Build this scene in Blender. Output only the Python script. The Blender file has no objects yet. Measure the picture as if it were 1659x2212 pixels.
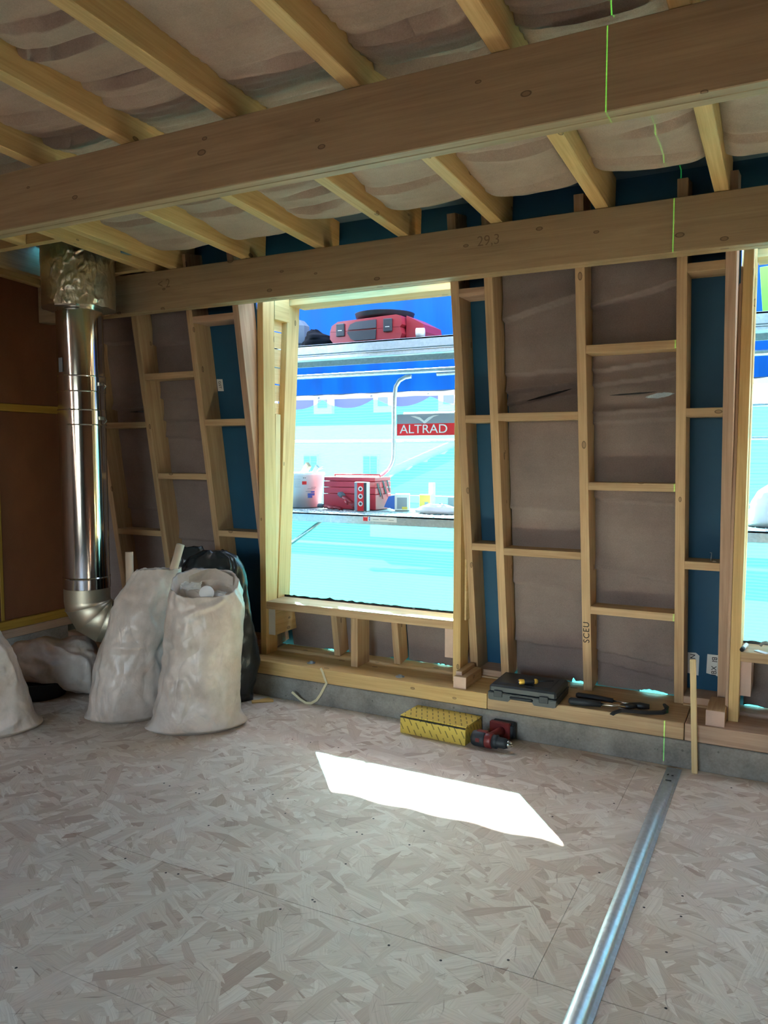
import bpy, bmesh, math, random
from mathutils import Vector, Matrix, noise
random.seed(7)
SC = bpy.context.scene
COL = SC.collection

# ------------------------------------------------------------------ camera
cam_d = bpy.data.cameras.new('camera')
cam = bpy.data.objects.new('camera', cam_d)
COL.objects.link(cam)
cam_d.sensor_fit = 'VERTICAL'
cam_d.sensor_height = 24.0
cam_d.lens = 24.0 * 1696.0 / 2212.0
cam_d.clip_start = 0.05
cam_d.clip_end = 300
right = Vector((0.8871931, 0.4613983, 0.0))
upv = Vector((-0.0344540, 0.0662494, 0.9972081))
back = Vector((0.4601101, -0.8847162, 0.0746730))
m = Matrix((right, upv, back)).transposed().to_4x4()
m.translation = Vector((0, 0, 1.5))
cam.matrix_world = m
SC.camera = cam

# ------------------------------------------------------------------ light, sky, exposure
SC.view_settings.view_transform = 'Standard'
SC.view_settings.look = 'None'
SC.view_settings.gamma = 1.0
SC.view_settings.use_curve_mapping = False
SC.view_settings.exposure = 3.48
try:
    SC.cycles.max_bounces = 14
    SC.cycles.diffuse_bounces = 8
    SC.cycles.transmission_bounces = 8
    SC.cycles.transparent_max_bounces = 12
    SC.cycles.sample_clamp_indirect = 6.0
    SC.cycles.caustics_reflective = False
    SC.cycles.caustics_refractive = False
except Exception:
    pass

world = bpy.data.worlds.new('sky')
SC.world = world
world.use_nodes = True
wn = world.node_tree
wn.nodes.clear()
wo = wn.nodes.new('ShaderNodeOutputWorld')
wb = wn.nodes.new('ShaderNodeBackground')
ws = wn.nodes.new('ShaderNodeTexSky')
ws.sky_type = 'NISHITA'
ws.sun_disc = False
ws.sun_elevation = math.radians(29)
ws.sun_rotation = math.radians(-39)
ws.air_density = 1.0
ws.dust_density = 2.0
wb.inputs['Strength'].default_value = 0.27
wh = wn.nodes.new('ShaderNodeHueSaturation')
wh.inputs['Saturation'].default_value = 0.85
wn.links.new(ws.outputs[0], wh.inputs['Color'])
wn.links.new(wh.outputs[0], wb.inputs['Color'])
wn.links.new(wb.outputs[0], wo.inputs['Surface'])

sun_d = bpy.data.lights.new('sun', 'SUN')
sun_d.energy = 27.0
sun_d.color = (1.0, 0.93, 0.82)
sun_d.angle = math.radians(0.6)
sun = bpy.data.objects.new('sun', sun_d)
COL.objects.link(sun)
sun.rotation_euler = Vector((0.64, -0.78, -0.565)).to_track_quat('-Z', 'Y').to_euler()
sun.location = (-8, 10, 8)


def portal(x0, x1, z0, z1, y, facing):
    d = bpy.data.lights.new('window_portal', 'AREA')
    d.shape = 'RECTANGLE'
    d.size = x1 - x0
    d.size_y = z1 - z0
    d.cycles.is_portal = True
    o = bpy.data.objects.new('window_portal', d)
    COL.objects.link(o)
    o.location = ((x0 + x1) / 2, y, (z0 + z1) / 2)
    o.rotation_euler = (math.radians(90 * facing), 0, 0)


portal(-2.94, -1.66, 0.56, 2.45, 4.34, -1)
portal(-0.19, 1.09, 0.56, 2.45, 4.34, -1)
portal(-2.2, -0.2, 0.5, 2.3, -3.0, 1)  # portal at the opening added behind the camera

# line laser standing on the floor behind the frame: a fan of green light in the plane x = -0.506
las_d = bpy.data.lights.new('line_laser', 'POINT')
las_d.energy = 1.0
las_d.color = (0.15, 1.0, 0.12)
las_d.shadow_soft_size = 0.0
las_d.use_nodes = True
ln = las_d.node_tree
ln.nodes.clear()
lo = ln.nodes.new('ShaderNodeOutputLight')
le = ln.nodes.new('ShaderNodeEmission')
lt = ln.nodes.new('ShaderNodeTexCoord')
lx = ln.nodes.new('ShaderNodeSeparateXYZ')
la = ln.nodes.new('ShaderNodeMath'); la.operation = 'ABSOLUTE'
lc = ln.nodes.new('ShaderNodeMath'); lc.operation = 'LESS_THAN'; lc.inputs[1].default_value = 0.00042
lz = ln.nodes.new('ShaderNodeMath'); lz.operation = 'GREATER_THAN'; lz.inputs[1].default_value = -0.03
lm = ln.nodes.new('ShaderNodeMath'); lm.operation = 'MULTIPLY'
lk = ln.nodes.new('ShaderNodeMath'); lk.operation = 'MULTIPLY'; lk.inputs[1].default_value = 150.0
ln.links.new(lt.outputs['Normal'], lx.inputs[0])
ln.links.new(lx.outputs['X'], la.inputs[0]); ln.links.new(la.outputs[0], lc.inputs[0])
ln.links.new(lx.outputs['Z'], lz.inputs[0])
ln.links.new(lc.outputs[0], lm.inputs[0]); ln.links.new(lz.outputs[0], lm.inputs[1])
ln.links.new(lm.outputs[0], lk.inputs[0]); ln.links.new(lk.outputs[0], le.inputs['Strength'])
ln.links.new(le.outputs[0], lo.inputs['Surface'])
las = bpy.data.objects.new('line_laser', las_d)
COL.objects.link(las)
las.location = (-0.506, -1.2, 0.17)


# ------------------------------------------------------------------ helpers
def lin(c):
    f = lambda v: v / 12.92 if v <= 0.04045 else ((v + 0.055) / 1.055) ** 2.4
    return (f(c[0] / 255), f(c[1] / 255), f(c[2] / 255), 1.0)


class NT:
    """small node-tree builder"""
    def __init__(s, name):
        s.m = bpy.data.materials.new(name)
        s.m.use_nodes = True
        s.t = s.m.node_tree
        s.t.nodes.clear()
        s.out = s.n('ShaderNodeOutputMaterial')

    def n(s, kind, **kw):
        nd = s.t.nodes.new(kind)
        for k, v in kw.items():
            if k in ('operation', 'blend_type', 'data_type', 'feature', 'distance', 'noise_dimensions', 'voronoi_dimensions', 'wave_type', 'bands_direction', 'wave_profile', 'vector_type'):
                setattr(nd, k, v)
            else:
                nd.inputs[k].default_value = v
        return nd

    def l(s, a, b):
        s.t.links.new(a, b)

    def math(s, op, a, b=None, clamp=False):
        nd = s.t.nodes.new('ShaderNodeMath')
        nd.operation = op
        nd.use_clamp = clamp
        for i, v in enumerate((a, b)):
            if v is None:
                continue
            if isinstance(v, (int, float)):
                nd.inputs[i].default_value = v
            else:
                s.l(v, nd.inputs[i])
        return nd.outputs[0]

    def ramp(s, fac, stops):
        r = s.t.nodes.new('ShaderNodeValToRGB')
        e = r.color_ramp.elements
        while len(e) < len(stops):
            e.new(0.5)
        for i, (p, c) in enumerate(stops):
            e[i].position = p
            e[i].color = c
        s.l(fac, r.inputs[0])
        return r.outputs[0]

    def mix(s, fac, a, b, blend='MIX'):
        nd = s.t.nodes.new('ShaderNodeMix')
        nd.data_type = 'RGBA'
        nd.blend_type = blend
        ins = [i for i in nd.inputs if i.type == 'RGBA']
        f = nd.inputs[0]
        for tgt, v in ((f, fac), (ins[0], a), (ins[1], b)):
            if isinstance(v, (int, float, tuple)):
                tgt.default_value = v
            else:
                s.l(v, tgt)
        return [o for o in nd.outputs if o.type == 'RGBA'][0]

    def mapping(s, vec, scale=(1, 1, 1), rot=(0, 0, 0), loc=(0, 0, 0)):
        mp = s.t.nodes.new('ShaderNodeMapping')
        mp.inputs['Scale'].default_value = scale
        mp.inputs['Rotation'].default_value = rot
        mp.inputs['Location'].default_value = loc
        s.l(vec, mp.inputs[0])
        return mp.outputs[0]

    def noise(s, vec, scale, detail=3, rough=0.55, dist=0.0):
        nd = s.n('ShaderNodeTexNoise', Scale=scale, Detail=detail, Roughness=rough, Distortion=dist)
        if vec is not None:
            s.l(vec, nd.inputs['Vector'])
        return nd.outputs[0]

    def bump(s, h, strength, dist):
        b = s.n('ShaderNodeBump', Strength=strength, Distance=dist)
        s.l(h, b.inputs['Height'])
        return b.outputs[0]

    def bsdf(s, color, rough=0.6, metal=0.0, normal=None, spec=0.5, **kw):
        b = s.n('ShaderNodeBsdfPrincipled')
        for k, v in (('Base Color', color), ('Roughness', rough), ('Metallic', metal), ('Specular IOR Level', spec)):
            if isinstance(v, (int, float, tuple)):
                b.inputs[k].default_value = v
            else:
                s.l(v, b.inputs[k])
        for k, v in kw.items():
            b.inputs[k.replace('_', ' ')].default_value = v
        if normal is not None:
            s.l(normal, b.inputs['Normal'])
        s.l(b.outputs[0], s.out.inputs['Surface'])
        return b

    def obj_coord(s):
        """object coordinates plus a random shift for each object"""
        tc = s.n('ShaderNodeTexCoord')
        oi = s.n('ShaderNodeObjectInfo')
        va = s.t.nodes.new('ShaderNodeVectorMath')
        va.operation = 'ADD'
        mul = s.t.nodes.new('ShaderNodeVectorMath')
        mul.operation = 'MULTIPLY'
        cx = s.t.nodes.new('ShaderNodeCombineXYZ')
        for i in range(3):
            s.l(oi.outputs['Random'], cx.inputs[i])
        s.l(cx.outputs[0], mul.inputs[0])
        mul.inputs[1].default_value = (37.0, 19.0, 53.0)
        s.l(tc.outputs['Object'], va.inputs[0])
        s.l(mul.outputs[0], va.inputs[1])
        s.rnd = oi.outputs['Random']
        s.tc = tc
        return va.outputs[0]


def plain(name, rgb, rough=0.6, metal=0.0, spec=0.5, bump=0.0, bscale=60.0, vary=0.0, **kw):
    t = NT(name)
    c = lin(rgb)
    nrm = None
    if bump or vary:
        v = t.obj_coord()
        h = t.noise(v, bscale, 4, 0.6)
        if bump:
            nrm = t.bump(h, bump, 0.01)
        if vary:
            d = tuple(x * (1 - vary) for x in c[:3]) + (1,)
            b2 = tuple(min(1, x * (1 + vary)) for x in c[:3]) + (1,)
            c = t.ramp(t.noise(v, bscale * 0.15, 4, 0.6), [(0.3, d), (0.7, b2)])
    t.bsdf(c, rough, metal, nrm, spec, **kw)
    return t.m


def wood(name, light, dark, knot=(92, 58, 34), knots=1.0, rough=0.62):
    """sawn softwood, grain along local x"""
    t = NT(name)
    v = t.obj_coord()
    g1 = t.noise(t.mapping(v, (0.55, 9, 9)), 3.0, 5, 0.6, 0.8)
    g2 = t.noise(t.mapping(v, (1.2, 70, 70)), 2.0, 3, 0.6, 0.2)
    big = t.noise(t.mapping(v, (0.6, 2, 2)), 1.2, 2, 0.5)
    f = t.math('ADD', t.math('MULTIPLY', g1, 0.62), t.math('MULTIPLY', g2, 0.38))
    col = t.ramp(f, [(0.33, lin(dark)), (0.48, lin(tuple((a + b) / 2 for a, b in zip(light, dark)))), (0.68, lin(light))])
    hs = t.n('ShaderNodeHueSaturation')
    t.l(col, hs.inputs['Color'])
    t.l(t.math('ADD', t.math('MULTIPLY', big, 0.30), t.math('ADD', t.math('MULTIPLY', t.rnd, 0.14), 0.78)), hs.inputs['Value'])
    col = hs.outputs[0]
    vo = t.n('ShaderNodeTexVoronoi', feature='F1', voronoi_dimensions='2D')
    vo.inputs['Scale'].default_value = 4.2
    sx = t.n('ShaderNodeSeparateXYZ'); t.l(v, sx.inputs[0])
    kx = t.n('ShaderNodeCombineXYZ')
    t.l(t.math('MULTIPLY', sx.outputs[0], 0.8), kx.inputs[0])
    t.l(t.math('MULTIPLY', t.math('ADD', sx.outputs[1], sx.outputs[2]), 1.5), kx.inputs[1])
    t.l(kx.outputs[0], vo.inputs['Vector'])
    sep = t.n('ShaderNodeSeparateColor')
    t.l(vo.outputs['Color'], sep.inputs[0])
    sel = t.math('LESS_THAN', sep.outputs[0], 0.5 * knots)
    rad = t.math('ADD', t.math('MULTIPLY', sep.outputs[1], 0.035), 0.03)
    dn = t.math('DIVIDE', vo.outputs['Distance'], rad)
    core = t.math('MULTIPLY', t.math('SUBTRACT', 1.0, t.math('SMOOTH_MIN', dn, 1.0), True), sel)
    ring = t.math('MULTIPLY', sel, t.math('LESS_THAN', t.math('ABSOLUTE', t.math('SUBTRACT', dn, 0.95)), 0.16))
    inside = t.math('MULTIPLY', sel, t.math('LESS_THAN', dn, 0.9))
    col = t.mix(t.math('MULTIPLY', inside, 0.45), col, lin(knot))
    col = t.mix(t.math('MULTIPLY', ring, 0.62), col, lin(tuple(k * 0.55 for k in knot)))
    nrm = t.bump(f, 0.22, 0.004)
    t.bsdf(col, rough, 0.0, nrm, 0.35)
    return t.m


M = {}
M['pine'] = wood('pine', (208, 179, 139), (168, 134, 97))
M['pine_yellow'] = wood('pine_yellow', (223, 192, 134), (190, 152, 96), knots=0.8)
M['pine_pink'] = wood('pine_pink', (200, 170, 144), (164, 132, 108), knots=0.5)
M['beam'] = wood('beam_timber', (182, 158, 122), (152, 128, 96), knots=1.1)
M['pine_clean'] = wood('pine_clean', (228, 206, 158), (204, 174, 122), knots=0.0)
M['end_grain_pink'] = plain('end_paint_pink', (206, 176, 158), 0.8, vary=0.06, bscale=90, bump=0.1)

# oriented strand board: four layers of long flakes at different angles, the top-most flake wins
def osb_material():
    t = NT('strand_board')
    tc = t.n('ShaderNodeTexCoord')
    v0 = tc.outputs['Object']
    wob = t.n('ShaderNodeTexNoise', Scale=9.0, Detail=2)
    t.l(v0, wob.inputs['Vector'])
    vm = t.t.nodes.new('ShaderNodeVectorMath'); vm.operation = 'MULTIPLY_ADD'
    t.l(wob.outputs['Color'], vm.inputs[0]); vm.inputs[1].default_value = (0.02, 0.02, 0.0); t.l(v0, vm.inputs[2])
    v = vm.outputs[0]
    best_p = None
    for i, (ang, sx, sy) in enumerate([(0.15, 5.5, 24), (0.95, 5, 18), (-0.7, 6, 26), (1.75, 5.5, 22), (2.45, 6.5, 19), (0.5, 9, 40)]):
        vo = t.n('ShaderNodeTexVoronoi', feature='F1', voronoi_dimensions='2D', distance='CHEBYCHEV' if i % 2 else 'EUCLIDEAN')
        vo.inputs['Scale'].default_value = 1.0
        vo.inputs['Randomness'].default_value = 0.95
        mv = t.mapping(v, (1, 1, 1), (0, 0, ang), (i * 3.7, i * 1.3, 0))
        t.l(t.mapping(mv, (sx, sy, 1)), vo.inputs['Vector'])
        sp = t.n('ShaderNodeSeparateColor')
        t.l(vo.outputs['Color'], sp.inputs[0])
        pri, shade, hue = sp.outputs[0], sp.outputs[1], sp.outputs[2]
        gr = t.noise(t.mapping(mv, (6, 260, 1)), 1.0, 2, 0.5)
        if best_p is None:
            best_p, S, Hh, G = pri, shade, hue, gr
        else:
            win = t.math('GREATER_THAN', pri, best_p)
            def pick(a, b):
                nd = t.t.nodes.new('ShaderNodeMix'); nd.data_type = 'FLOAT'
                t.l(win, nd.inputs[0]); t.l(a, nd.inputs[2]); t.l(b, nd.inputs[3])
                return nd.outputs[0]
            S, Hh, G = pick(S, shade), pick(Hh, hue), pick(G, gr)
            best_p = t.math('MAXIMUM', pri, best_p)
    col = t.ramp(S, [(0.0, lin((186, 170, 152))), (0.12, lin((202, 188, 172))), (0.5, lin((214, 203, 188))), (1.0, lin((228, 220, 207)))])
    col2 = t.mix(t.math('MULTIPLY', t.math('GREATER_THAN', Hh, 0.72), 0.4), col, lin((196, 172, 158)))
    col3 = t.mix(t.math('MULTIPLY', t.math('GREATER_THAN', Hh, 0.965), 0.5), col2, lin((150, 122, 102)))
    col4 = t.mix(t.math('MULTIPLY', t.math('SUBTRACT', 0.62, G, True), 0.9), col3, lin((140, 114, 92)))
    dust = t.noise(v0, 1.3, 4, 0.6)
    col5 = t.mix(t.math('MULTIPLY', t.math('SUBTRACT', dust, 0.45, True), 0.9), col4, lin((216, 210, 200)))
    for i, (ang, th) in enumerate(((0.3, 0.66), (1.3, 0.67), (-0.6, 0.66), (2.2, 0.68))):
        stn = t.noise(t.mapping(t.mapping(v, (1, 1, 1), (0, 0, ang), (i * 5.1, 0, 0)), (7, 110, 1)), 1.0, 2, 0.5)
        msk = t.math('MULTIPLY', t.math('MULTIPLY', t.math('SUBTRACT', stn, th, True), 9.0, True), 0.55)
        col5 = t.mix(msk, col5, lin((112, 88, 72)))
    h = t.math('ADD', best_p, t.math('MULTIPLY', G, 0.35))
    t.bsdf(col5, 0.55, 0.0, t.bump(h, 0.16, 0.003), 0.4)
    return t.m

M['osb'] = osb_material()


def felt(name, light, dark, tint, bscale=1.0):
    t = NT(name)
    v = t.obj_coord()
    fib = t.noise(t.mapping(v, (60, 60, 60)), 4.0, 5, 0.7, 1.5)
    patch = t.noise(v, 3.0, 4, 0.6)
    streak = t.noise(t.mapping(v, (2, 22, 22)), 1.6, 3, 0.6)
    f = t.math('ADD', t.math('MULTIPLY', fib, 0.55), t.math('ADD', t.math('MULTIPLY', patch, 0.39), t.math('MULTIPLY', streak, 0.06)))
    col = t.ramp(f, [(0.3, lin(dark)), (0.55, lin(light)), (0.75, lin(tint))])
    t.bsdf(col, 0.72, 0.0, t.bump(fib, 0.5 * bscale, 0.006), 0.25)
    return t.m


M['felt_wall'] = felt('insulation_felt', (150, 134, 128), (112, 100, 96), (172, 158, 152))
M['felt_roof'] = felt('roof_insulation_felt', (190, 168, 150), (150, 128, 112), (216, 202, 188))
M['navy'] = plain('navy_membrane', (30, 82, 112), 0.55, 0.0, 0.4, vary=0.06, bscale=30)
M['roof_membrane'] = plain('roof_membrane', (104, 132, 150), 0.6, vary=0.08)
M['slit'] = plain('torn_foil', (150, 160, 166), 0.45, 0.5, bump=0.4, bscale=50)

def concrete():
    t = NT('concrete')
    v = t.obj_coord()
    a = t.noise(v, 6, 6, 0.65)
    b = t.noise(v, 90, 3, 0.6)
    f = t.math('ADD', t.math('MULTIPLY', a, 0.75), t.math('MULTIPLY', b, 0.25))
    col = t.ramp(f, [(0.3, lin((112, 108, 102))), (0.55, lin((150, 146, 138))), (0.75, lin((176, 172, 162)))])
    vo = t.n('ShaderNodeTexVoronoi'); vo.inputs['Scale'].default_value = 16
    t.l(v, vo.inputs['Vector'])
    pit = t.math('LESS_THAN', vo.outputs['Distance'], 0.09)
    col = t.mix(t.math('MULTIPLY', pit, 0.5), col, lin((70, 66, 62)))
    t.bsdf(col, 0.85, 0, t.bump(f, 0.4, 0.01), 0.3)
    return t.m

M['concrete'] = concrete()

def panel_brown():
    t = NT('brown_board')
    v = t.obj_coord()
    a = t.noise(t.mapping(v, (1, 1, 0.6)), 2.4, 5, 0.6)
    b = t.noise(v, 160, 3, 0.7)
    f = t.math('ADD', t.math('MULTIPLY', a, 0.7), t.math('MULTIPLY', b, 0.3))
    col = t.ramp(f, [(0.3, lin((100, 62, 40))), (0.7, lin((126, 82, 56)))])
    t.bsdf(col, 0.6, 0, t.bump(b, 0.2, 0.002), 0.35)
    return t.m

M['panel'] = panel_brown()
M['batten_ochre'] = wood('batten_ochre', (184, 148, 62), (148, 112, 40), knots=0.2)

def steel(name, rgb, rough, brush=0.15):
    t = NT(name)
    v = t.obj_coord()
    g = t.noise(t.mapping(v, (60, 60, 3)), 3.0, 3, 0.6)
    big = t.noise(t.mapping(v, (3, 3, 0.8)), 2.0, 2, 0.5)
    r = t.math('ADD', t.math('MULTIPLY', g, 0.12), rough)
    nrm = t.bump(big, brush, 0.02)
    t.bsdf(lin(rgb), r, 1.0, nrm)
    return t.m

M['stainless'] = steel('stainless', (214, 212, 208), 0.06, 0.05)
M['stainless_dull'] = steel('stainless_dull', (176, 172, 160), 0.28, 0.05)

M['elbow'] = steel('elbow_steel', (206, 196, 172), 0.42, 0.02)  # cream tint puts the floor's reflection into the steel colour

def foil():
    t = NT('crinkled_foil')
    v = t.obj_coord()
    vo = t.n('ShaderNodeTexVoronoi', feature='DISTANCE_TO_EDGE'); vo.inputs['Scale'].default_value = 9
    nz = t.n('ShaderNodeTexNoise', Scale=7.0, Detail=4)
    t.l(v, nz.inputs['Vector'])
    vm = t.t.nodes.new('ShaderNodeVectorMath'); vm.operation = 'MULTIPLY_ADD'
    t.l(nz.outputs['Color'], vm.inputs[0]); vm.inputs[1].default_value = (0.25, 0.25, 0.25); t.l(v, vm.inputs[2])
    t.l(vm.outputs[0], vo.inputs['Vector'])
    rg = t.math('ABSOLUTE', t.math('SUBTRACT', t.noise(t.mapping(v, (16, 16, 11)), 1.0, 4, 0.6, 1.4), 0.5))
    h = t.math('ADD', t.math('MULTIPLY', t.math('MINIMUM', vo.outputs[0], 0.04), 0.25), t.math('MULTIPLY', rg, 0.30))
    t.bsdf(lin((232, 222, 202)), 0.30, 1.0, t.bump(h, 0.5, 0.025))
    return t.m

M['foil'] = foil()

def galv(name, rgb, rough):
    t = NT(name)
    v = t.obj_coord()
    vo = t.n('ShaderNodeTexVoronoi'); vo.inputs['Scale'].default_value = 70
    t.l(v, vo.inputs['Vector'])
    sp = t.n('ShaderNodeSeparateColor'); t.l(vo.outputs['Color'], sp.inputs[0])
    c = lin(rgb)
    col = t.ramp(sp.outputs[0], [(0, tuple(x * 0.9 for x in c[:3]) + (1,)), (1, tuple(min(1, x * 1.06) for x in c[:3]) + (1,))])
    dirt = t.noise(v, 7, 5, 0.7)
    col = t.mix(t.math('MULTIPLY', t.math('SUBTRACT', dirt, 0.55, True), 1.2), col, lin((150, 150, 148)))
    t.bsdf(col, t.math('ADD', t.math('MULTIPLY', sp.outputs[1], 0.12), rough), 0.85, t.bump(dirt, 0.05, 0.01))
    return t.m

M['galv'] = galv('galvanised_steel', (196, 206, 214), 0.34)
M['galv_dull'] = galv('weathered_galvanised', (176, 186, 190), 0.5)

def sack_mat():
    t = NT('woven_sack')
    v = t.obj_coord()
    w1 = t.n('ShaderNodeTexWave', wave_type='BANDS', bands_direction='X'); w1.inputs['Scale'].default_value = 75
    w2 = t.n('ShaderNodeTexWave', wave_type='BANDS', bands_direction='Z'); w2.inputs['Scale'].default_value = 75
    t.l(v, w1.inputs['Vector']); t.l(v, w2.inputs['Vector'])
    weave = t.math('MULTIPLY', w1.outputs[1], w2.outputs[1])
    dirt = t.noise(v, 5, 5, 0.65)
    fine = t.noise(t.mapping(v, (14, 14, 5)), 2.0, 4, 0.6, 1.2)
    col = t.ramp(dirt, [(0.3, lin((176, 162, 148))), (0.6, lin((206, 194, 182)))])
    rg = t.math('ABSOLUTE', t.math('SUBTRACT', t.noise(t.mapping(v, (4.5, 4.5, 2.6)), 1.0, 3, 0.5, 0.8), 0.5))
    rg2 = t.math('ABSOLUTE', t.math('SUBTRACT', t.noise(t.mapping(v, (10, 10, 7)), 1.0, 2, 0.5, 0.8), 0.5))
    h = t.math('ADD', t.math('MULTIPLY', weave, 0.012), t.math('ADD', t.math('MULTIPLY', rg, 3.2), t.math('MULTIPLY', rg2, 1.0)))
    b = t.bsdf(col, 0.36, 0.0, t.bump(h, 0.28, 0.03), 0.5)
    return t.m

M['sack'] = sack_mat()
M['black_plastic'] = plain('black_polythene', (26, 32, 36), 0.28, bump=0.3, bscale=12)
M['black_rubber'] = plain('black_rubber', (34, 40, 46), 0.55, bump=0.1, bscale=120)
M['case_black'] = plain('moulded_black_plastic', (44, 50, 56), 0.42, bump=0.12, bscale=200)
M['drill_red'] = plain('drill_red', (112, 36, 36), 0.42)
M['black_cloth'] = plain('black_cloth', (16, 18, 22), 0.95, 0.0, 0.1)
M['chrome'] = plain('chrome', (210, 210, 208), 0.2, 1.0)
M['dark_steel'] = plain('dark_forged_steel', (58, 62, 66), 0.45, 0.6, bump=0.1, bscale=80)
M['cardboard'] = plain('cardboard_tube', (206, 184, 160), 0.8, vary=0.05, bscale=60)
M['white_foam'] = plain('white_foam', (232, 232, 228), 0.6)
M['handle_yellow'] = plain('handle_yellow', (226, 182, 74), 0.4)
M['ink'] = plain('black_ink', (24, 22, 24), 0.7)
M['pencil'] = plain('pencil_grey', (128, 104, 78), 0.8)
M['white_print'] = plain('white_print', (222, 224, 222), 0.6)
M['red_paint'] = plain('red_enamel', (196, 62, 74), 0.35)
M['red_plastic'] = plain('red_plastic', (146, 38, 46), 0.4)
M['red_print'] = plain('red_print', (224, 34, 40), 0.5)
M['white_plastic'] = plain('white_plastic', (236, 228, 234), 0.4)
M['blue_print'] = plain('blue_print', (58, 104, 190), 0.5)
M['grey_print'] = plain('grey_print', (142, 150, 160), 0.5)
M['dark_print'] = plain('dark_print', (48, 54, 62), 0.5)
M['yellow_print'] = plain('yellow_print', (226, 196, 92), 0.5)
M['cream'] = plain('cream_plastic', (238, 236, 214), 0.5)
M['grey_cloth'] = plain('grey_fabric', (92, 100, 108), 0.8, bump=0.2)
M['green_board'] = plain('lime_green_board', (132, 214, 70), 0.5)
M['strap'] = plain('pale_strapping', (216, 206, 168), 0.5)
M['ochre_offcut'] = plain('ochre_offcut', (206, 170, 102), 0.7)

def net_mat():
    """knitted debris netting: fine mesh, part open, part translucent threads"""
    t = NT('debris_netting')
    tc = t.n('ShaderNodeTexCoord')
    v = tc.outputs['Object']
    wa = t.n('ShaderNodeTexWave', wave_type='BANDS', bands_direction='Z'); wa.inputs['Scale'].default_value = 14
    wa.inputs['Distortion'].default_value = 3.0; wa.inputs['Detail'].default_value = 2
    t.l(t.mapping(v, (0.3, 1, 1)), wa.inputs['Vector'])
    fac = t.math('ADD', t.math('MULTIPLY', wa.outputs[1], 0.20), 0.38)
    tr = t.n('ShaderNodeBsdfTransparent', Color=(0.24, 0.56, 0.57, 1))
    tl = t.n('ShaderNodeBsdfTranslucent', Color=(0.0125, 0.098, 0.102, 1))
    df = t.n('ShaderNodeBsdfDiffuse', Color=(0.0125, 0.098, 0.102, 1))
    m1 = t.n('ShaderNodeMixShader'); m1.inputs[0].default_value = 0.4
    t.l(tl.outputs[0], m1.inputs[1]); t.l(df.outputs[0], m1.inputs[2])
    m2 = t.n('ShaderNodeMixShader')
    t.l(fac, m2.inputs[0]); t.l(tr.outputs[0], m2.inputs[1]); t.l(m1.outputs[0], m2.inputs[2])
    t.l(m2.outputs[0], t.out.inputs['Surface'])
    return t.m

M['net'] = net_mat()

def tarp_mat(name, c_dif, c_tl, fac):
    t = NT(name)
    tc = t.n('ShaderNodeTexCoord')
    v = tc.outputs['Object']
    st = t.noise(t.mapping(v, (30, 1, 1.5)), 2.0, 3, 0.6)
    tl = t.n('ShaderNodeBsdfTranslucent')
    t.l(t.ramp(st, [(0.3, tuple(x * 0.8 for x in c_tl[:3]) + (1,)), (0.7, c_tl)]), tl.inputs[0])
    b = t.n('ShaderNodeBsdfPrincipled')
    b.inputs['Base Color'].default_value = c_dif
    b.inputs['Roughness'].default_value = 0.6
    b.inputs['Specular IOR Level'].default_value = 0.2
    mx = t.n('ShaderNodeMixShader'); mx.inputs[0].default_value = fac
    t.l(b.outputs[0], mx.inputs[1]); t.l(tl.outputs[0], mx.inputs[2])
    t.l(mx.outputs[0], t.out.inputs['Surface'])
    return t.m

M['tarp'] = tarp_mat('blue_tarpaulin', lin((6, 54, 128)), (0.0003, 0.006, 0.032, 1), 0.5)
M['tarp_hem'] = tarp_mat('grey_tarp_hem', lin((130, 148, 168)), (0.04, 0.05, 0.065, 1), 0.4)
M['blue_sheet'] = tarp_mat('blue_roof_sheet', lin((70, 150, 220)), (0.02, 0.12, 0.3, 1), 0.7)
M['facade'] = plain('pale_render', (238, 238, 236), 0.9, spec=0.0)
M['slate'] = plain('slate_roof', (70, 78, 110), 0.8)
M['tile_roof'] = plain('pale_roof_tiles', (58, 57, 56), 0.85, spec=0.0)
M['window_dark'] = plain('dark_window_glass', (70, 84, 96), 0.2)
M['flat_roof'] = plain('white_roof_felt', (50, 54, 54), 0.9, spec=0.0)
M['street'] = plain('street_grey', (110, 110, 110), 0.9)

# print pattern of slanted dashes for the yellow carton (flat print)
def carton(name, ax, ay):
    t = NT(name)
    tc = t.n('ShaderNodeTexCoord')
    sp = t.n('ShaderNodeSeparateXYZ')
    t.l(tc.outputs['Object'], sp.inputs[0])
    a, b = sp.outputs[ax], sp.outputs[ay]
    ang = math.radians(62)
    u = t.math('ADD', t.math('MULTIPLY', a, math.sin(ang)), t.math('MULTIPLY', b, math.cos(ang)))
    w = t.math('SUBTRACT', t.math('MULTIPLY', b, math.sin(ang)), t.math('MULTIPLY', a, math.cos(ang)))
    uu = t.math('FRACT', t.math('MULTIPLY', u, 1 / 0.0295))
    row = t.math('FLOOR', t.math('MULTIPLY', u, 1 / 0.0295))
    ww = t.math('FRACT', t.math('ADD', t.math('MULTIPLY', w, 1 / 0.062), t.math('MULTIPLY', row, 0.5)))
    let = t.math('GREATER_THAN', t.math('FRACT', t.math('MULTIPLY', w, 1 / 0.0052)), 0.22)
    m1 = t.math('LESS_THAN', t.math('ABSOLUTE', t.math('SUBTRACT', uu, 0.5)), 0.10)
    m2 = t.math('LESS_THAN', ww, 0.62)
    mask = t.math('MULTIPLY', t.math('MULTIPLY', m1, m2), let)
    col = t.mix(t.math('MULTIPLY', mask, 0.85), lin((210, 182, 84)), lin((46, 40, 26)))
    t.bsdf(col, 0.5, 0, None, 0.4)
    return t.m

M['carton_top'] = carton('yellow_carton_top', 0, 1)
M['carton_front'] = carton('yellow_carton_front', 0, 2)
M['carton_side'] = carton('yellow_carton_side', 1, 2)

# ------------------------------------------------------------------ object helpers
WM = {}


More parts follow.
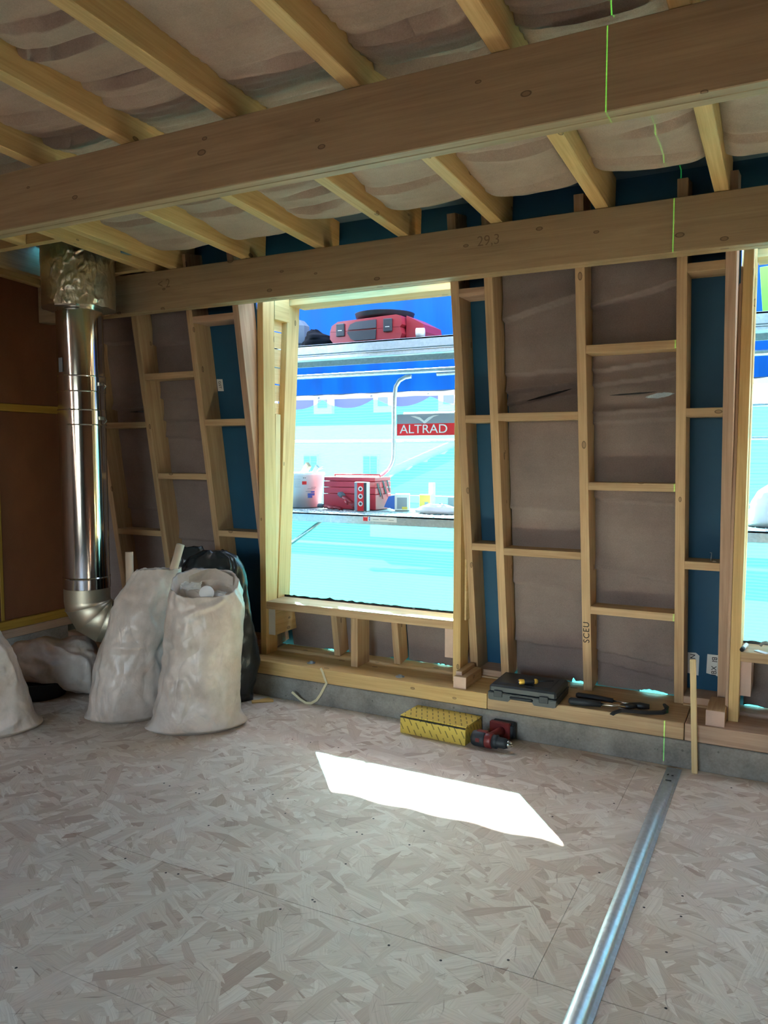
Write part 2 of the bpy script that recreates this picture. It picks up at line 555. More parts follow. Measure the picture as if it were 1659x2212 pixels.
def link(o, world, parent=None):
    """link an object with the given world matrix, under its parent"""
    COL.objects.link(o)
    WM[o.name] = world
    if parent is not None:
        o.parent = parent
        o.matrix_basis = WM[parent.name].inverted() @ world
    else:
        o.matrix_basis = world
    return o


def tag(o, label=None, cat=None, group=None, kind=None):
    if label: o['label'] = label
    if cat: o['category'] = cat
    if group: o['group'] = group
    if kind: o['kind'] = kind
    return o


def empty(name, loc, label=None, cat=None, group=None, kind=None, rz=0.0):
    o = bpy.data.objects.new(name, None)
    o.empty_display_size = 0.1
    link(o, Matrix.Translation(Vector(loc)) @ Matrix.Rotation(rz, 4, 'Z'))
    return tag(o, label, cat, group, kind)


I4 = Matrix.Identity(4)


def mesh_obj(name, bm, mat, parent=None, world=I4, smooth=False, **tags):
    me = bpy.data.meshes.new(name)
    bm.normal_update()
    bm.to_mesh(me)
    bm.free()
    for mm in (mat if isinstance(mat, (list, tuple)) else [mat]):
        me.materials.append(mm)
    if smooth:
        for p in me.polygons:
            p.use_smooth = True
    o = bpy.data.objects.new(name, me)
    link(o, world, parent)
    return tag(o, **tags)


def T(x, y, z, rz=0.0, rx=0.0, ry=0.0):
    return Matrix.Translation((x, y, z)) @ Matrix.Rotation(rz, 4, 'Z') @ Matrix.Rotation(ry, 4, 'Y') @ Matrix.Rotation(rx, 4, 'X')


def add_box(bm, c, s, R=None, bevel=0.0, mi=0):
    mt = Matrix.Translation(c) @ (R or I4) @ Matrix.Diagonal((s[0], s[1], s[2], 1))
    r = bmesh.ops.create_cube(bm, size=1.0, matrix=mt)
    if mi:
        for f in set(f for v in r['verts'] for f in v.link_faces):
            f.material_index = mi
    if bevel > 0:
        es = list(set(e for v in r['verts'] for e in v.link_edges))
        bmesh.ops.bevel(bm, geom=es, offset=bevel, segments=1, affect='EDGES', profile=0.5)
    return r


def add_tube(bm, pts, r, n=12, caps=True, mi=0):
    pts = [Vector(p) for p in pts]
    rad = r if isinstance(r, (list, tuple)) else [r] * len(pts)
    rings = []
    prev = None
    for i, p in enumerate(pts):
        d = (pts[min(i + 1, len(pts) - 1)] - pts[max(i - 1, 0)]).normalized()
        if prev is None:
            a = d.orthogonal().normalized()
        else:
            a = (prev - d * prev.dot(d)).normalized()
        prev = a
        b = d.cross(a)
        rings.append([bm.verts.new(p + (a * math.cos(2 * math.pi * k / n) + b * math.sin(2 * math.pi * k / n)) * rad[i]) for k in range(n)])
    for i in range(len(rings) - 1):
        for k in range(n):
            f = bm.faces.new((rings[i][k], rings[i][(k + 1) % n], rings[i + 1][(k + 1) % n], rings[i + 1][k]))
            f.smooth = True
            f.material_index = mi
    if caps:
        for rg in (rings[0][::-1], rings[-1]):
            f = bm.faces.new(rg)
            f.material_index = mi
    return rings


def add_lathe(bm, prof, n=32, caps=True, mat=I4, sharp=False):
    if sharp:
        for a, b in zip(prof[:-1], prof[1:]):
            add_lathe(bm, [a, b], n, False, mat)
        return
    rings = []
    for (r, z) in prof:
        rings.append([bm.verts.new(mat @ Vector((r * math.cos(2 * math.pi * k / n), r * math.sin(2 * math.pi * k / n), z))) for k in range(n)])
    for i in range(len(rings) - 1):
        for k in range(n):
            f = bm.faces.new((rings[i][k], rings[i][(k + 1) % n], rings[i + 1][(k + 1) % n], rings[i + 1][k]))
            f.smooth = True
    if caps:
        bm.faces.new(rings[0][::-1]); bm.faces.new(rings[-1])


def add_prism(bm, poly, d, mat=I4, mi=0):
    """extrude a polygon (xz plane) from y=0 to y=d"""
    a = [bm.verts.new(mat @ Vector((x, 0, z))) for x, z in poly]
    b = [bm.verts.new(mat @ Vector((x, d, z))) for x, z in poly]
    n = len(poly)
    fs = [bm.faces.new(a), bm.faces.new(b[::-1])]
    for i in range(n):
        fs.append(bm.faces.new((a[i], b[i], b[(i + 1) % n], a[(i + 1) % n])))
    for f in fs:
        f.material_index = mi
    bmesh.ops.recalc_face_normals(bm, faces=fs)


def box_obj(name, c, s, mat, parent=None, bevel=0.002, rz=0.0, rx=0.0, ry=0.0, **tags):
    bm = bmesh.new()
    add_box(bm, (0, 0, 0), s, None, bevel)
    return mesh_obj(name, bm, mat, parent, T(c[0], c[1], c[2], rz, rx, ry), **tags)


def board(name, p0, p1, w, h, up, mat, parent=None, bevel=0.002, **tags):
    """sawn board from p0 to p1 (centre line), w across, h along up; local x runs along the grain"""
    p0, p1, up = Vector(p0), Vector(p1), Vector(up)
    x = (p1 - p0).normalized()
    z = (up - x * up.dot(x)).normalized()
    y = z.cross(x)
    R = Matrix((x, y, z)).transposed().to_4x4()
    R.translation = (p0 + p1) / 2
    bm = bmesh.new()
    add_box(bm, (0, 0, 0), ((p1 - p0).length, w, h), None, bevel)
    return mesh_obj(name, bm, mat, parent, R, **tags)


def text_obj(name, txt, size, mat, parent, world, ext=0.0004, align='CENTER', sx=1.0, spacing=1.0):
    cu = bpy.data.curves.new(name, 'FONT')
    cu.body = txt
    cu.size = size
    cu.extrude = ext
    cu.align_x = align
    cu.align_y = 'CENTER'
    cu.space_character = spacing
    tmp = bpy.data.objects.new(name + '_tmp', cu)
    me = bpy.data.meshes.new_from_object(tmp)
    bpy.data.objects.remove(tmp)
    me.materials.clear()
    me.materials.append(mat)
    o = bpy.data.objects.new(name, me)
    link(o, world @ Matrix.Diagonal((sx, 1, 1, 1)), parent)
    return o


def frame(origin, x, z_normal):
    """matrix with local x along x and local z along the normal"""
    x = Vector(x).normalized(); n = Vector(z_normal)
    n = (n - x * n.dot(x)).normalized()
    y = n.cross(x)
    R = Matrix((x, y, n)).transposed().to_4x4()
    R.translation = Vector(origin)
    return R


def fbm(p, o=4):
    return noise.fractal(Vector(p), 1.0, 2.0, o)

# ================================================================== SETTING
X_L, X_R, Y_B = -4.62, 3.4, -3.0
SA, SB = 4.235, -0.16                  # stud front plane  y = SA + SB*z (the wall leans inwards towards the top)
SD = 0.165                             # stud depth, then the sheathing
sf = lambda z: SA + SB * z
ZP = 0.219                             # top of sole plate

# ---- floor
bm = bmesh.new(); add_box(bm, ((X_L + X_R) / 2, (Y_B + 3.9) / 2, -0.05), (X_R - X_L, 3.9 - Y_B, 0.06))
floor = mesh_obj('floor', bm, plain('subfloor', (70, 60, 50), 0.9), kind='structure')
row = 0
y1 = 3.897
bounds = [3.897, 3.297, 2.697, 2.097, 1.497, 0.897, 0.297, -0.303, -0.903, -1.503, -2.103, -2.99]
for i in range(len(bounds) - 1):
    ya, yb = bounds[i + 1], bounds[i]
    xs = [X_L + 0.003, -3.1 + (i % 2) * 1.1, -0.611 + (i % 2) * 0.9, 1.7 + (i % 2) * 0.7, X_R]
    for a, b in zip(xs[:-1], xs[1:]):
        g = 0.0011 if abs(yb - 2.097) < 1e-3 else 0.0004
        g2 = 0.0011 if abs(ya - 2.097) < 1e-3 else 0.0004
        bm = bmesh.new(); add_box(bm, ((a + b) / 2, (ya + yb) / 2 + (g2 - g) / 2, -0.009), (b - a - 0.0012, yb - ya - g - g2, 0.018), None, 0.0007)
        o = mesh_obj('strand_board', bm, M['osb'], floor)
bm = bmesh.new()
for k in range(95):
    x = random.uniform(-4.2, 0.6); y = random.choice([3.75, 3.35, 2.75, 2.62, 2.14, 2.05, 1.55, 1.45, 2.4, 3.1]) + random.uniform(-0.012, 0.012)
    bmesh.ops.create_circle(bm, cap_ends=True, segments=8, radius=0.0045, matrix=T(x, y, 0.0006))
mesh_obj('screw_heads', bm, M['ink'], floor, kind='stuff')

# ---- concrete upstand along the window wall and the left wall
bm = bmesh.new()
add_box(bm, ((X_L + X_R) / 2, 3.9 + 0.2, 0.03), (X_R - X_L, 0.4, 0.204), None, 0.004)
for f in bm.faces: pass
base_front = mesh_obj('baseboard_front', bm, M['concrete'], kind='structure')
bm = bmesh.new(); add_box(bm, (X_L - 0.1, 0.449, 0.09), (0.26, 6.898, 0.364), None, 0.004)
mesh_obj('baseboard_left', bm, M['concrete'], kind='structure')

# ---- front wall: sheathing (root) with openings, studs, noggings, plates, insulation
W1 = (-2.985, -1.616); W2 = (-0.243, 1.135)      # clear openings between sloped framing
def slab(bm, x0, x1, z0, z1, off=SD, th=0.014):
    vs = []
    for dy in (0, th):
        for x, z in ((x0, z0), (x1, z0), (x1, z1), (x0, z1)):
            vs.append(bm.verts.new((x, sf(z) + off + dy, z)))
    for q in ((0, 1, 2, 3), (7, 6, 5, 4), (0, 4, 5, 1), (1, 5, 6, 2), (2, 6, 7, 3), (3, 7, 4, 0)):
        bm.faces.new([vs[i] for i in q])
bm = bmesh.new()
ZT = 2.86
slab(bm, X_L, W1[0], 0.28, ZT); slab(bm, W1[1], W2[0], 0.28, ZT); slab(bm, W2[1], X_R, 0.28, ZT)
for w in (W1, W2):
    slab(bm, w[0], w[1], 0.28, 0.50); slab(bm, w[0], w[1], 2.50, ZT)
# bottom strip of the membrane, broken by the small gaps that let daylight in
GAPS = [(-2.69, -2.60), (-2.19, -2.13), (-2.015, -1.985), (-1.90, -1.80), (-1.07, -1.0), (-0.70, -0.555), (-0.18, -0.09), (0.35, 0.45)]
xa = X_L
for a, b in GAPS + [(X_R, X_R)]:
    slab(bm, xa, a, 0.205, 0.28); xa = b
bmesh.ops.recalc_face_normals(bm, faces=bm.faces)
wall_front = mesh_obj('wall_front', bm, M['navy'], kind='structure')

def stud(x0, w=0.046, z0=ZP, z1=2.72, mat='pine', off=0.0, d=SD - 0.003):
    """sloped stud, left edge x0"""
    k = math.hypot(1, SB)
    ax = Vector((0, SB, 1)).normalized(); nrm = Vector((0, 1, -SB)).normalized()
    p0 = Vector((x0 + w / 2, sf(z0) + off, z0)) + nrm * (d / 2)
    p1 = Vector((x0 + w / 2, sf(z1) + off, z1)) + nrm * (d / 2)
    return board('stud', p0, p1, w, d, nrm, M[mat], wall_front)

STUDS = {'I': -4.315, 'F': -3.866, 'G': -3.401, 'H': -3.038, 'A': -1.616, 'B': -1.431, 'C': -0.966, 'D': -0.502, 'E': -0.297}
mats = {'I': 'pine', 'F': 'pine', 'G': 'pine', 'H': 'pine_pink', 'A': 'pine', 'B': 'pine', 'C': 'pine', 'D': 'pine', 'E': 'pine_pink'}
st = {}
for k, x in STUDS.items():
    st[k] = stud(x, mat=mats[k])
for x in (1.136, 1.32, 1.79, 2.25, 2.72, 3.18):
    stud(x, mat='pine')

def nogging(xa, xb, z, h=0.04, mat='pine', d=SD - 0.006, off=0.0):
    nrm = Vector((0, 1, -SB)).normalized()
    c = Vector((0, sf(z) + off, z)) + nrm * (d / 2)
    return board('nogging', (xa, c.y, c.z), (xb, c.y, c.z), d, h, (0, 0, 1), M[mat], wall_front)

S = STUDS; w_ = 0.046
for (a, b, zs) in (('C', 'D', (1.995, 1.32, 0.663)), ('B', 'C', (1.677, 0.952)), ('A', 'B', (2.318, 1.67, 0.97)), ('D', 'E', (2.327, 1.679, 0.938)),
                   ('F', 'G', (1.99, 1.333)), ('I', 'F', (1.678, 0.932)), ('G', 'H', (2.318, 1.683, 0.96))):
    for z in zs:
        nogging(S[a] + w_ - 0.001, S[b] + 0.001, z, 0.04, 'pine_pink' if z > 2.2 and a != 'D' else 'pine')

# sole plates on the concrete
for (a, b, mt) in ((X_L, -2.99, 'pine_pink'), (-2.985, -1.408, 'pine_yellow'), (-1.405, -0.418, 'pine'), (-0.414, 3.4, 'pine_pink')):
    board('sole_plate', (a, 3.898 + 0.215, 0.177), (b, 3.898 + 0.215, 0.177), 0.43, 0.083, (0, 0, 1), M[mt], wall_front, 0.003)
# second short plates behind, between studs
for (a, b) in (('A', 'B'), ('D', 'E'), ('G', 'H')):
    board('plate_piece', (S[a] + w_, 4.29, 0.242), (S[b], 4.29, 0.242), 0.19, 0.042, (0, 0, 1), M['pine_pink'], wall_front)
    board('plate_piece', (S[a] + w_, 4.275, 0.2245), (S[b], 4.275, 0.2245), 0.2, 0.009, (0, 0, 1), M['pine'], wall_front)

# offcut packers on the plate
def packer(c, s, mat='pine', face=None, rz=0.0):
    o = box_obj('packer', c, s, M[mat], wall_front, 0.002, rz)
    return o
bm = bmesh.new()
add_box(bm, (0, 0, 0), (0.24, 0.073, 0.063), None, 0.002)
add_box(bm, (-0.118, 0, 0), (0.006, 0.0735, 0.0635), None, 0, 1)
pk = mesh_obj('packer', bm, [M['pine'], M['end_grain_pink']], wall_front, T(-1.573, 3.92 + 0.12, ZP + 0.0315, math.pi / 2 ))
bm = bmesh.new()
add_box(bm, (0, 0, 0), (0.2, 0.034, 0.02), None, 0.001)
add_box(bm, (-0.099, 0, 0), (0.004, 0.0345, 0.0205), None, 0, 1)
mesh_obj('packer', bm, [M['pine'], M['end_grain_pink']], wall_front, T(-1.592, 3.955 + 0.1, ZP + 0.063 + 0.0101, math.pi / 2))
bm = bmesh.new()
add_box(bm, (0, 0, 0), (0.24, 0.082, 0.072), None, 0.002)
add_box(bm, (-0.118, 0, 0), (0.006, 0.0825, 0.0725), None, 0, 1)
mesh_obj('packer', bm, [M['pine'], M['end_grain_pink']], wall_front, T(-0.284, 3.92 + 0.12, ZP + 0.036, math.pi / 2))
board('packing_strip', (-0.2432, 4.115, ZP + 0.002), (-0.2432, 4.115, 2.36), 0.0145, 0.16, (0, 1, 0), M['pine_pink'], wall_front)
# anchor washers on the plate
for x, y in ((-2.577, 3.988), (-1.961, 3.97), (-0.72, 4.0)):
    bm = bmesh.new()
    add_lathe(bm, [(0.026, 0), (0.026, 0.003), (0.012, 0.0032), (0.012, 0.011), (0.004, 0.0112)], 16)
    mesh_obj('anchor_bolt', bm, M['galv_dull'], wall_front, T(x, y, ZP))

# wall insulation, one quilt per bay
def wall_batt(x0, x1, z0, z1, off=0.128, seed=0, folds=(), leaks=(), lip=0.0):
    nx, nz = 30, 260
    bm = bmesh.new()
    grid = []
    for j in range(nz + 1):
        rowv = []
        z = z0 + (z1 - z0) * j / nz
        for i in range(nx + 1):
            s = i / nx
            x = x0 + (x1 - x0) * s
            d = 0.008 * fbm((x * 2.2 + seed, z * 2.6, 0.3), 3) + 0.003 * fbm((x * 9 + seed, z * 11, 1.7), 2)
            d += 0.010 * (2 * s - 1) ** 8
            for (zf, tilt, amp, ln_) in folds:
                q = z - (zf + tilt * (s - 0.5) + 0.006 * fbm((x * 4 + zf * 9, 0, seed), 2))
                amp *= 1.9
                if 0 < q < ln_:
                    d -= amp * (1 - q / ln_) ** 1.5
                elif -0.012 < q <= 0:
                    d += amp * 0.6
                elif -0.16 < q <= -0.012:
                    d += amp * 0.6 * (1 + q / 0.16)
            zz = z
            if j < 6:
                for (xl, wl, hl) in leaks:
                    g = max(0.0, 1 - abs((x - xl) / wl) ** 1.6)
                    zz += 0.55 * hl * g * (1 - j / 6) * max(0.0, 0.7 + 1.1 * fbm((x * 70, seed, 0), 3))
                    d -= 0.012 * g * (1 - j / 6)
                d += lip * (1 - j / 6)
            d = max(-0.05, min(d, SD - off - 0.004))
            rowv.append(bm.verts.new((x, sf(zz) + off + d, zz)))
        grid.append(rowv)
    for j in range(nz):
        for i in range(nx):
            f = bm.faces.new((grid[j][i], grid[j][i + 1], grid[j + 1][i + 1], grid[j + 1][i]))
            f.smooth = True
    return mesh_obj('insulation_quilt', bm, M['felt_wall'], wall_front)

Z0 = ZP + 0.002
wall_batt(S['B'] + w_ + 0.006, S['C'] - 0.001, Z0, 2.62, seed=1, folds=((2.24, 0.10, 0.014, 0.12), (1.92, 0.02, 0.010, 0.10), (1.84, 0.04, 0.016, 0.07), (1.79, 0.06, 0.014, 0.06), (1.19, 0.0, 0.010, 0.10), (0.76, -0.02, 0.009, 0.1), (0.42, -0.01, 0.012, 0.1)), leaks=((-1.03, 0.05, 0.04),))
wall_batt(S['C'] + w_ + 0.001, S['D'] - 0.001, Z0, 2.62, seed=5, folds=((2.26, 0.09, 0.014, 0.14), (1.93, 0.04, 0.012, 0.06), (1.86, 0.05, 0.014, 0.07), (1.71, 0.02, 0.010, 0.05), (1.66, 0.02, 0.012, 0.09), (1.25, -0.03, 0.010, 0.1), (0.86, -0.05, 0.016, 0.1), (0.40, -0.05, 0.012, 0.12), (0.33, -0.06, 0.012, 0.08)), leaks=((-0.63, 0.085, 0.045),))
wall_batt(S['F'] + w_ + 0.001, S['G'] - 0.001, Z0, 2.62, seed=9, folds=((2.22, 0.0, 0.012, 0.12), (1.86, 0, 0.010, 0.08), (1.72, 0, 0.010, 0.06), (1.60, -0.02, 0.008, 0.1), (0.9, 0, 0.01, 0.1)))
wall_batt(S['I'] + w_ + 0.001, S['F'] - 0.001, Z0, 2.62, seed=13, folds=((2.25, 0.0, 0.012, 0.12), (1.80, 0.0, 0.02, 0.08), (1.1, 0, 0.01, 0.1)))
wall_batt(-4.61, S['I'] - 0.001, Z0, 2.62, seed=17, folds=((1.9, 0.0, 0.012, 0.12),))
wall_batt(W1[0] + 0.05, -2.520, Z0, 0.515, seed=21, off=0.115, leaks=((-2.66, 0.035, 0.03), (-2.62, 0.02, 0.04)))
wall_batt(-2.500, -2.125, Z0, 0.515, seed=23, off=0.115, leaks=((-2.16, 0.045, 0.035),))
wall_batt(-2.075, -1.625, Z0, 0.515, seed=25, off=0.115, leaks=((-2.0, 0.02, 0.016), (-1.85, 0.055, 0.035), (-1.72, 0.01, 0.01)))
wall_batt(W2[0] + 0.06, W2[1] - 0.01, Z0, 0.515, seed=27, off=0.115, leaks=((-0.13, 0.06, 0.02), (0.4, 0.05, 0.03)))
wall_batt(1.37, 1.79, Z0, 2.62, seed=29)
# torn slits in the quilts showing the foil lining
def slit(x0, x1, z, h, off, tilt=0.0):
    bm = bmesh.new()
    top, bot = [], []
    n = 14
    for i in range(n + 1):
        s = i / n
        x = x0 + (x1 - x0) * s
        hh = h * (math.sin(math.pi * min(1, s * 1.02)) ** 0.7) * (0.6 + 0.5 * abs(fbm((x * 40, z, 0), 2)))
        zc = z + tilt * (s - 0.5)
        top.append(bm.verts.new((x, sf(zc) + off - 0.004, zc + hh / 2)))
        bot.append(bm.verts.new((x, sf(zc) + off + 0.004, zc - hh / 2)))
    for i in range(n):
        bm.faces.new((bot[i], bot[i + 1], top[i + 1], top[i]))
    return bm
mesh_obj('torn_foil_strip', slit(-0.66, -0.52, 1.782, 0.034, 0.108, 0.014), M['slit'], wall_front)
mesh_obj('tear', slit(-0.83, -0.60, 1.795, 0.010, 0.112, 0.01), M['ink'], wall_front)
mesh_obj('tear', slit(-1.26, -1.02, 1.802, 0.014, 0.106, 0.055), M['ink'], wall_front)
mesh_obj('tear', slit(-4.1, -3.85, 1.785, 0.012, 0.106, 0.0), M['ink'], wall_front)
mesh_obj('torn_foil_strip', slit(-4.02, -3.90, 1.784, 0.007, 0.102, 0.0), M['slit'], wall_front)

# printed patches on the navy membrane
def print_patch(pts, words):
    bm = bmesh.new()
    vs = [bm.verts.new((x, sf(z) + SD - 0.0015, z)) for x, z in pts]
    bm.faces.new(vs)
    o = mesh_obj('printed_patch', bm, M['white_print'], wall_front)
    for (t, x, z, size, rot) in words:
        Rm = frame((x, sf(z) + SD - 0.0022, z), (1, 0, 0), (0, -1, SB)) @ Matrix.Rotation(rot, 4, 'Z')
        text_obj('lettering', t, size, M['ink'], o, Rm)
print_patch([(-0.455, 0.346), (-0.402, 0.338), (-0.398, 0.448), (-0.416, 0.462), (-0.455, 0.460)], [('NO', -0.432, 0.425, 0.036, -math.pi / 2), ('IIIII', -0.432, 0.374, 0.03, -math.pi / 2)])
print_patch([(-0.364, 0.357), (-0.300, 0.345), (-0.300, 0.462), (-0.360, 0.462)], [('BI', -0.326, 0.436, 0.036, -math.pi / 2), ('IBX', -0.326, 0.374, 0.036, math.pi / 2)])
print_patch([(-3.352, 1.905), (-3.305, 1.903), (-3.305, 1.979), (-3.352, 1.981)], [('GST', -3.331, 1.944, 0.028, -math.pi / 2)])
# marker lettering on the stud to the left of the right hand bay
Rm = frame((STUDS['C'] + 0.023, sf(0.55) - 0.0008, 0.55), (1, 0, 0), (0, -1, SB)) @ Matrix.Rotation(math.pi / 2, 4, 'Z')
text_obj('lettering', 'SCEU', 0.046, M['ink'], st['C'], Rm, spacing=1.15)

# screw standing on a nogging
bm = bmesh.new(); add_tube(bm, [(0, 0, 0), (0.004, 0, 0.05)], 0.0022, 6); add_lathe(bm, [(0.005, 0.05), (0.005, 0.053)], 8)
o = mesh_obj('screw', bm, M['galv_dull'], None, T(-0.345, 4.16, 0.9585)); tag(o, 'thin steel screw standing upright on the low nogging of the right navy bay', 'screw')
bm = bmesh.new(); bmesh.ops.create_uvsphere(bm, u_segments=12, v_segments=8, radius=0.011)
for v in bm.verts:
    if v.co.z < -0.007: v.co.z = -0.007
o = mesh_obj('ear_plug', bm, M['cardboard'], None, T(-0.325, 4.125, 0.9655), True); tag(o, 'small round beige plug on the low nogging beside a standing screw', 'plug')

# ---- window 1 (left, seen whole) and window 2 (right, cut by the frame)
def window(name, xl, xr, full=True):
    root = empty(name, (0, 0, 0), kind='structure')
    yP = 4.03; zs = 0.562
    P = lambda *a, **k: board(*a, parent=root, **k)
    for x0, side in ((xl, 1), (xr - 0.0, -1)):
        c = x0 - 0.0225 if side == 1 else x0 + 0.0225
        P('post', (c, yP + 0.06, ZP), (c, yP + 0.06, 2.60), 0.045, 0.12, (0, 1, 0), M['pine_yellow'])
        # leaning outer jamb board
        b0 = Vector((c, 4.16, 0.545)); b1 = Vector((c, 4.316, 2.62))
        ax = (b1 - b0).normalized(); n = Vector((0, ax.z, -ax.y))
        P('jamb_board', b0 + n * 0.068, b1 + n * 0.068, 0.045, 0.136, n, M['pine_yellow'])
        # cheek slats behind, with gaps between
        xs = c - side * 0.026
        zz = [2.49, 2.285, 2.277, 2.178, 2.169, 2.057, 2.048, 1.948, 1.939, 1.837, 1.823, 1.70, 1.692, 1.4, 1.392, 0.95, 0.942, 0.56]
        for a, b in zip(zz[0::2], zz[1::2]):
            P('cheek_slat', (xs, 4.09, (a + b) / 2), (xs, 4.36, (a + b) / 2), 0.012, a - b, (0, 0, 1), M['pine_clean'], bevel=0.0015)
        # packing block at the head and a filler strip lower down
        P('packing_block', (c + side * 0.001, 4.155, 2.44), (c + side * 0.001, 4.315, 2.44), 0.047, 0.19, (0, 0, 1), M['pine_yellow'])
        P('filler_strip', (c - side * 0.004, 4.165, 0.57), (c - side * 0.004, 4.195, 1.75), 0.036, 0.055, (0, 1, 0), M['pine_clean'])
    cx = (xl + xr) / 2
    P('sill', (xl - 0.0, yP + 0.097, zs - 0.024), (xr + 0.0, yP + 0.097, zs - 0.024), 0.194, 0.048, (0, 0, 1), M['pine'])
    P('header', (xl, 4.41, 2.475), (xr, 4.41, 2.475), 0.18, 0.042, (0, 0, 1), M['pine_yellow'])
    P('header', (xl, 4.335, 2.545), (xr, 4.335, 2.545), 0.04, 0.098, (0, 0, 1), M['pine_pink'])
    # cripple studs under the sill
    zc0, zc1 = ZP, zs - 0.048
    nrm = Vector((0, 1, -SB)).normalized()
    for dx in (0.42, 0.845):
        p0 = Vector((xl + dx, sf(zc0), zc0)) + nrm * 0.06; p1 = Vector((xl + dx, sf(zc1), zc1)) + nrm * 0.06
        P('cripple_stud', p0, p1, 0.042, 0.115, nrm, M['pine'])
    P('cripple_stud', (xl + 0.642, yP + 0.075, zc0), (xl + 0.642, yP + 0.075, zc1), 0.046, 0.15, (0, 1, 0), M['pine'])
    # support blocks
    P('support_block', (xl + 0.018, 4.06, zc1 - 0.087), (xl + 0.018, 4.30, zc1 - 0.087), 0.062, 0.17, (0, 0, 1), M['pine_yellow'] if full else M['pine_pink'])
    bm = bmesh.new(); add_box(bm, (0, 0, 0), (0.0610, 0.003, 0.168))
    mesh_obj('painted_end', bm, M['white_print'] if full else M['end_grain_pink'], root, T(xl + 0.018, 4.0582, zc1 - 0.087))
    P('support_block', (xr - 0.03, 4.06, zc1 - 0.087), (xr - 0.03, 4.30, zc1 - 0.087), 0.062, 0.17, (0, 0, 1), M['pine_pink'])
    bm = bmesh.new(); add_box(bm, (0, 0, 0), (0.0610, 0.003, 0.168), None, 0.001)
    mesh_obj('painted_end', bm, M['end_grain_pink'], root, T(xr - 0.03, 4.0582, zc1 - 0.087))
    # ragged membrane edge standing up behind the sill
    bm = bmesh.new()
    n = 70; prev = None
    for i in range(n + 1):
        x = xl + (xr - xl) * i / n
        h = 0.008 + 0.016 * abs(fbm((x * 13, 1.1 if full else 4.4, 0), 4))
        q = (bm.verts.new((x, 4.232, zs - 0.02)), bm.verts.new((x, 4.236 + 0.006 * fbm((x * 20, 0, 3), 2), zs + h)))
        if prev: bm.faces.new((prev[0], q[0], q[1], prev[1]))
        prev = q
    mesh_obj('membrane_flap', bm, M['black_plastic'], root)
    return root
win1 = window('window_1', -2.94, -1.66)
win2 = window('window_2', -0.19, 1.09, False)

# ---- ceiling: deck (root), joists, insulation
jz = lambda y: 2.626 - 0.0553 * (y - 3.75)
bm = bmesh.new()
def deck(x0, x1, y0, y1):
    vs = []
    for dz in (0, 0.02):
        for x, y in ((x0, y0), (x1, y0), (x1, y1), (x0, y1)):
            vs.append(bm.verts.new((x, y, jz(y) + 0.192 + dz)))
    for q in ((3, 2, 1, 0), (4, 5, 6, 7), (0, 1, 5, 4), (1, 2, 6, 5), (2, 3, 7, 6), (3, 0, 4, 7)):
        bm.faces.new([vs[i] for i in q])
deck(X_L, X_R, Y_B, 3.53); deck(X_L, X_R, 3.62, 4.10); deck(X_L, -4.34, 3.53, 3.62); deck(-4.25, X_R, 3.53, 3.62)
ceiling = mesh_obj('ceiling', bm, M['roof_membrane'], kind='structure')
JX = [-0.344 - 0.5096 * k for k in range(-7, 6)]           # left edges
def joist(x0, y0=-2.9, y1=3.92, w=0.06, h=0.188, mat='pine_yellow'):
    c = x0 + w / 2
    p0 = Vector((c, y0, jz(y0) + h / 2 + 0.0015)); p1 = Vector((c, y1, jz(y1) + h / 2 + 0.0015))
    return board('joist', p0, p1, w, h, (0, 0, 1), M[mat], ceiling, 0.003)
for x in JX: joist(x)
joist(-3.437); joist(-3.62, 2.0); joist(-3.912, -2.9, 3.07); joist(-4.42, -2.9); joist(-4.618)
joist(-3.912, 3.72, 3.92)
board('trimmer', (-4.36, 3.095, jz(3.09) + 0.095), (-3.62, 3.095, jz(3.09) + 0.095), 0.05, 0.18, (0, 0, 1), M['pine_yellow'], ceiling)
board('trimmer', (-4.36, 3.72, jz(3.72) + 0.095), (-3.62, 3.72, jz(3.72) + 0.095), 0.05, 0.18, (0, 0, 1), M['pine_yellow'], ceiling)
board('trimmer', (-3.94, 2.62, jz(2.62) + 0.1), (-3.62, 2.62, jz(2.62) + 0.1), 0.05, 0.18, (0, 0, 1), M['pine_yellow'], ceiling)

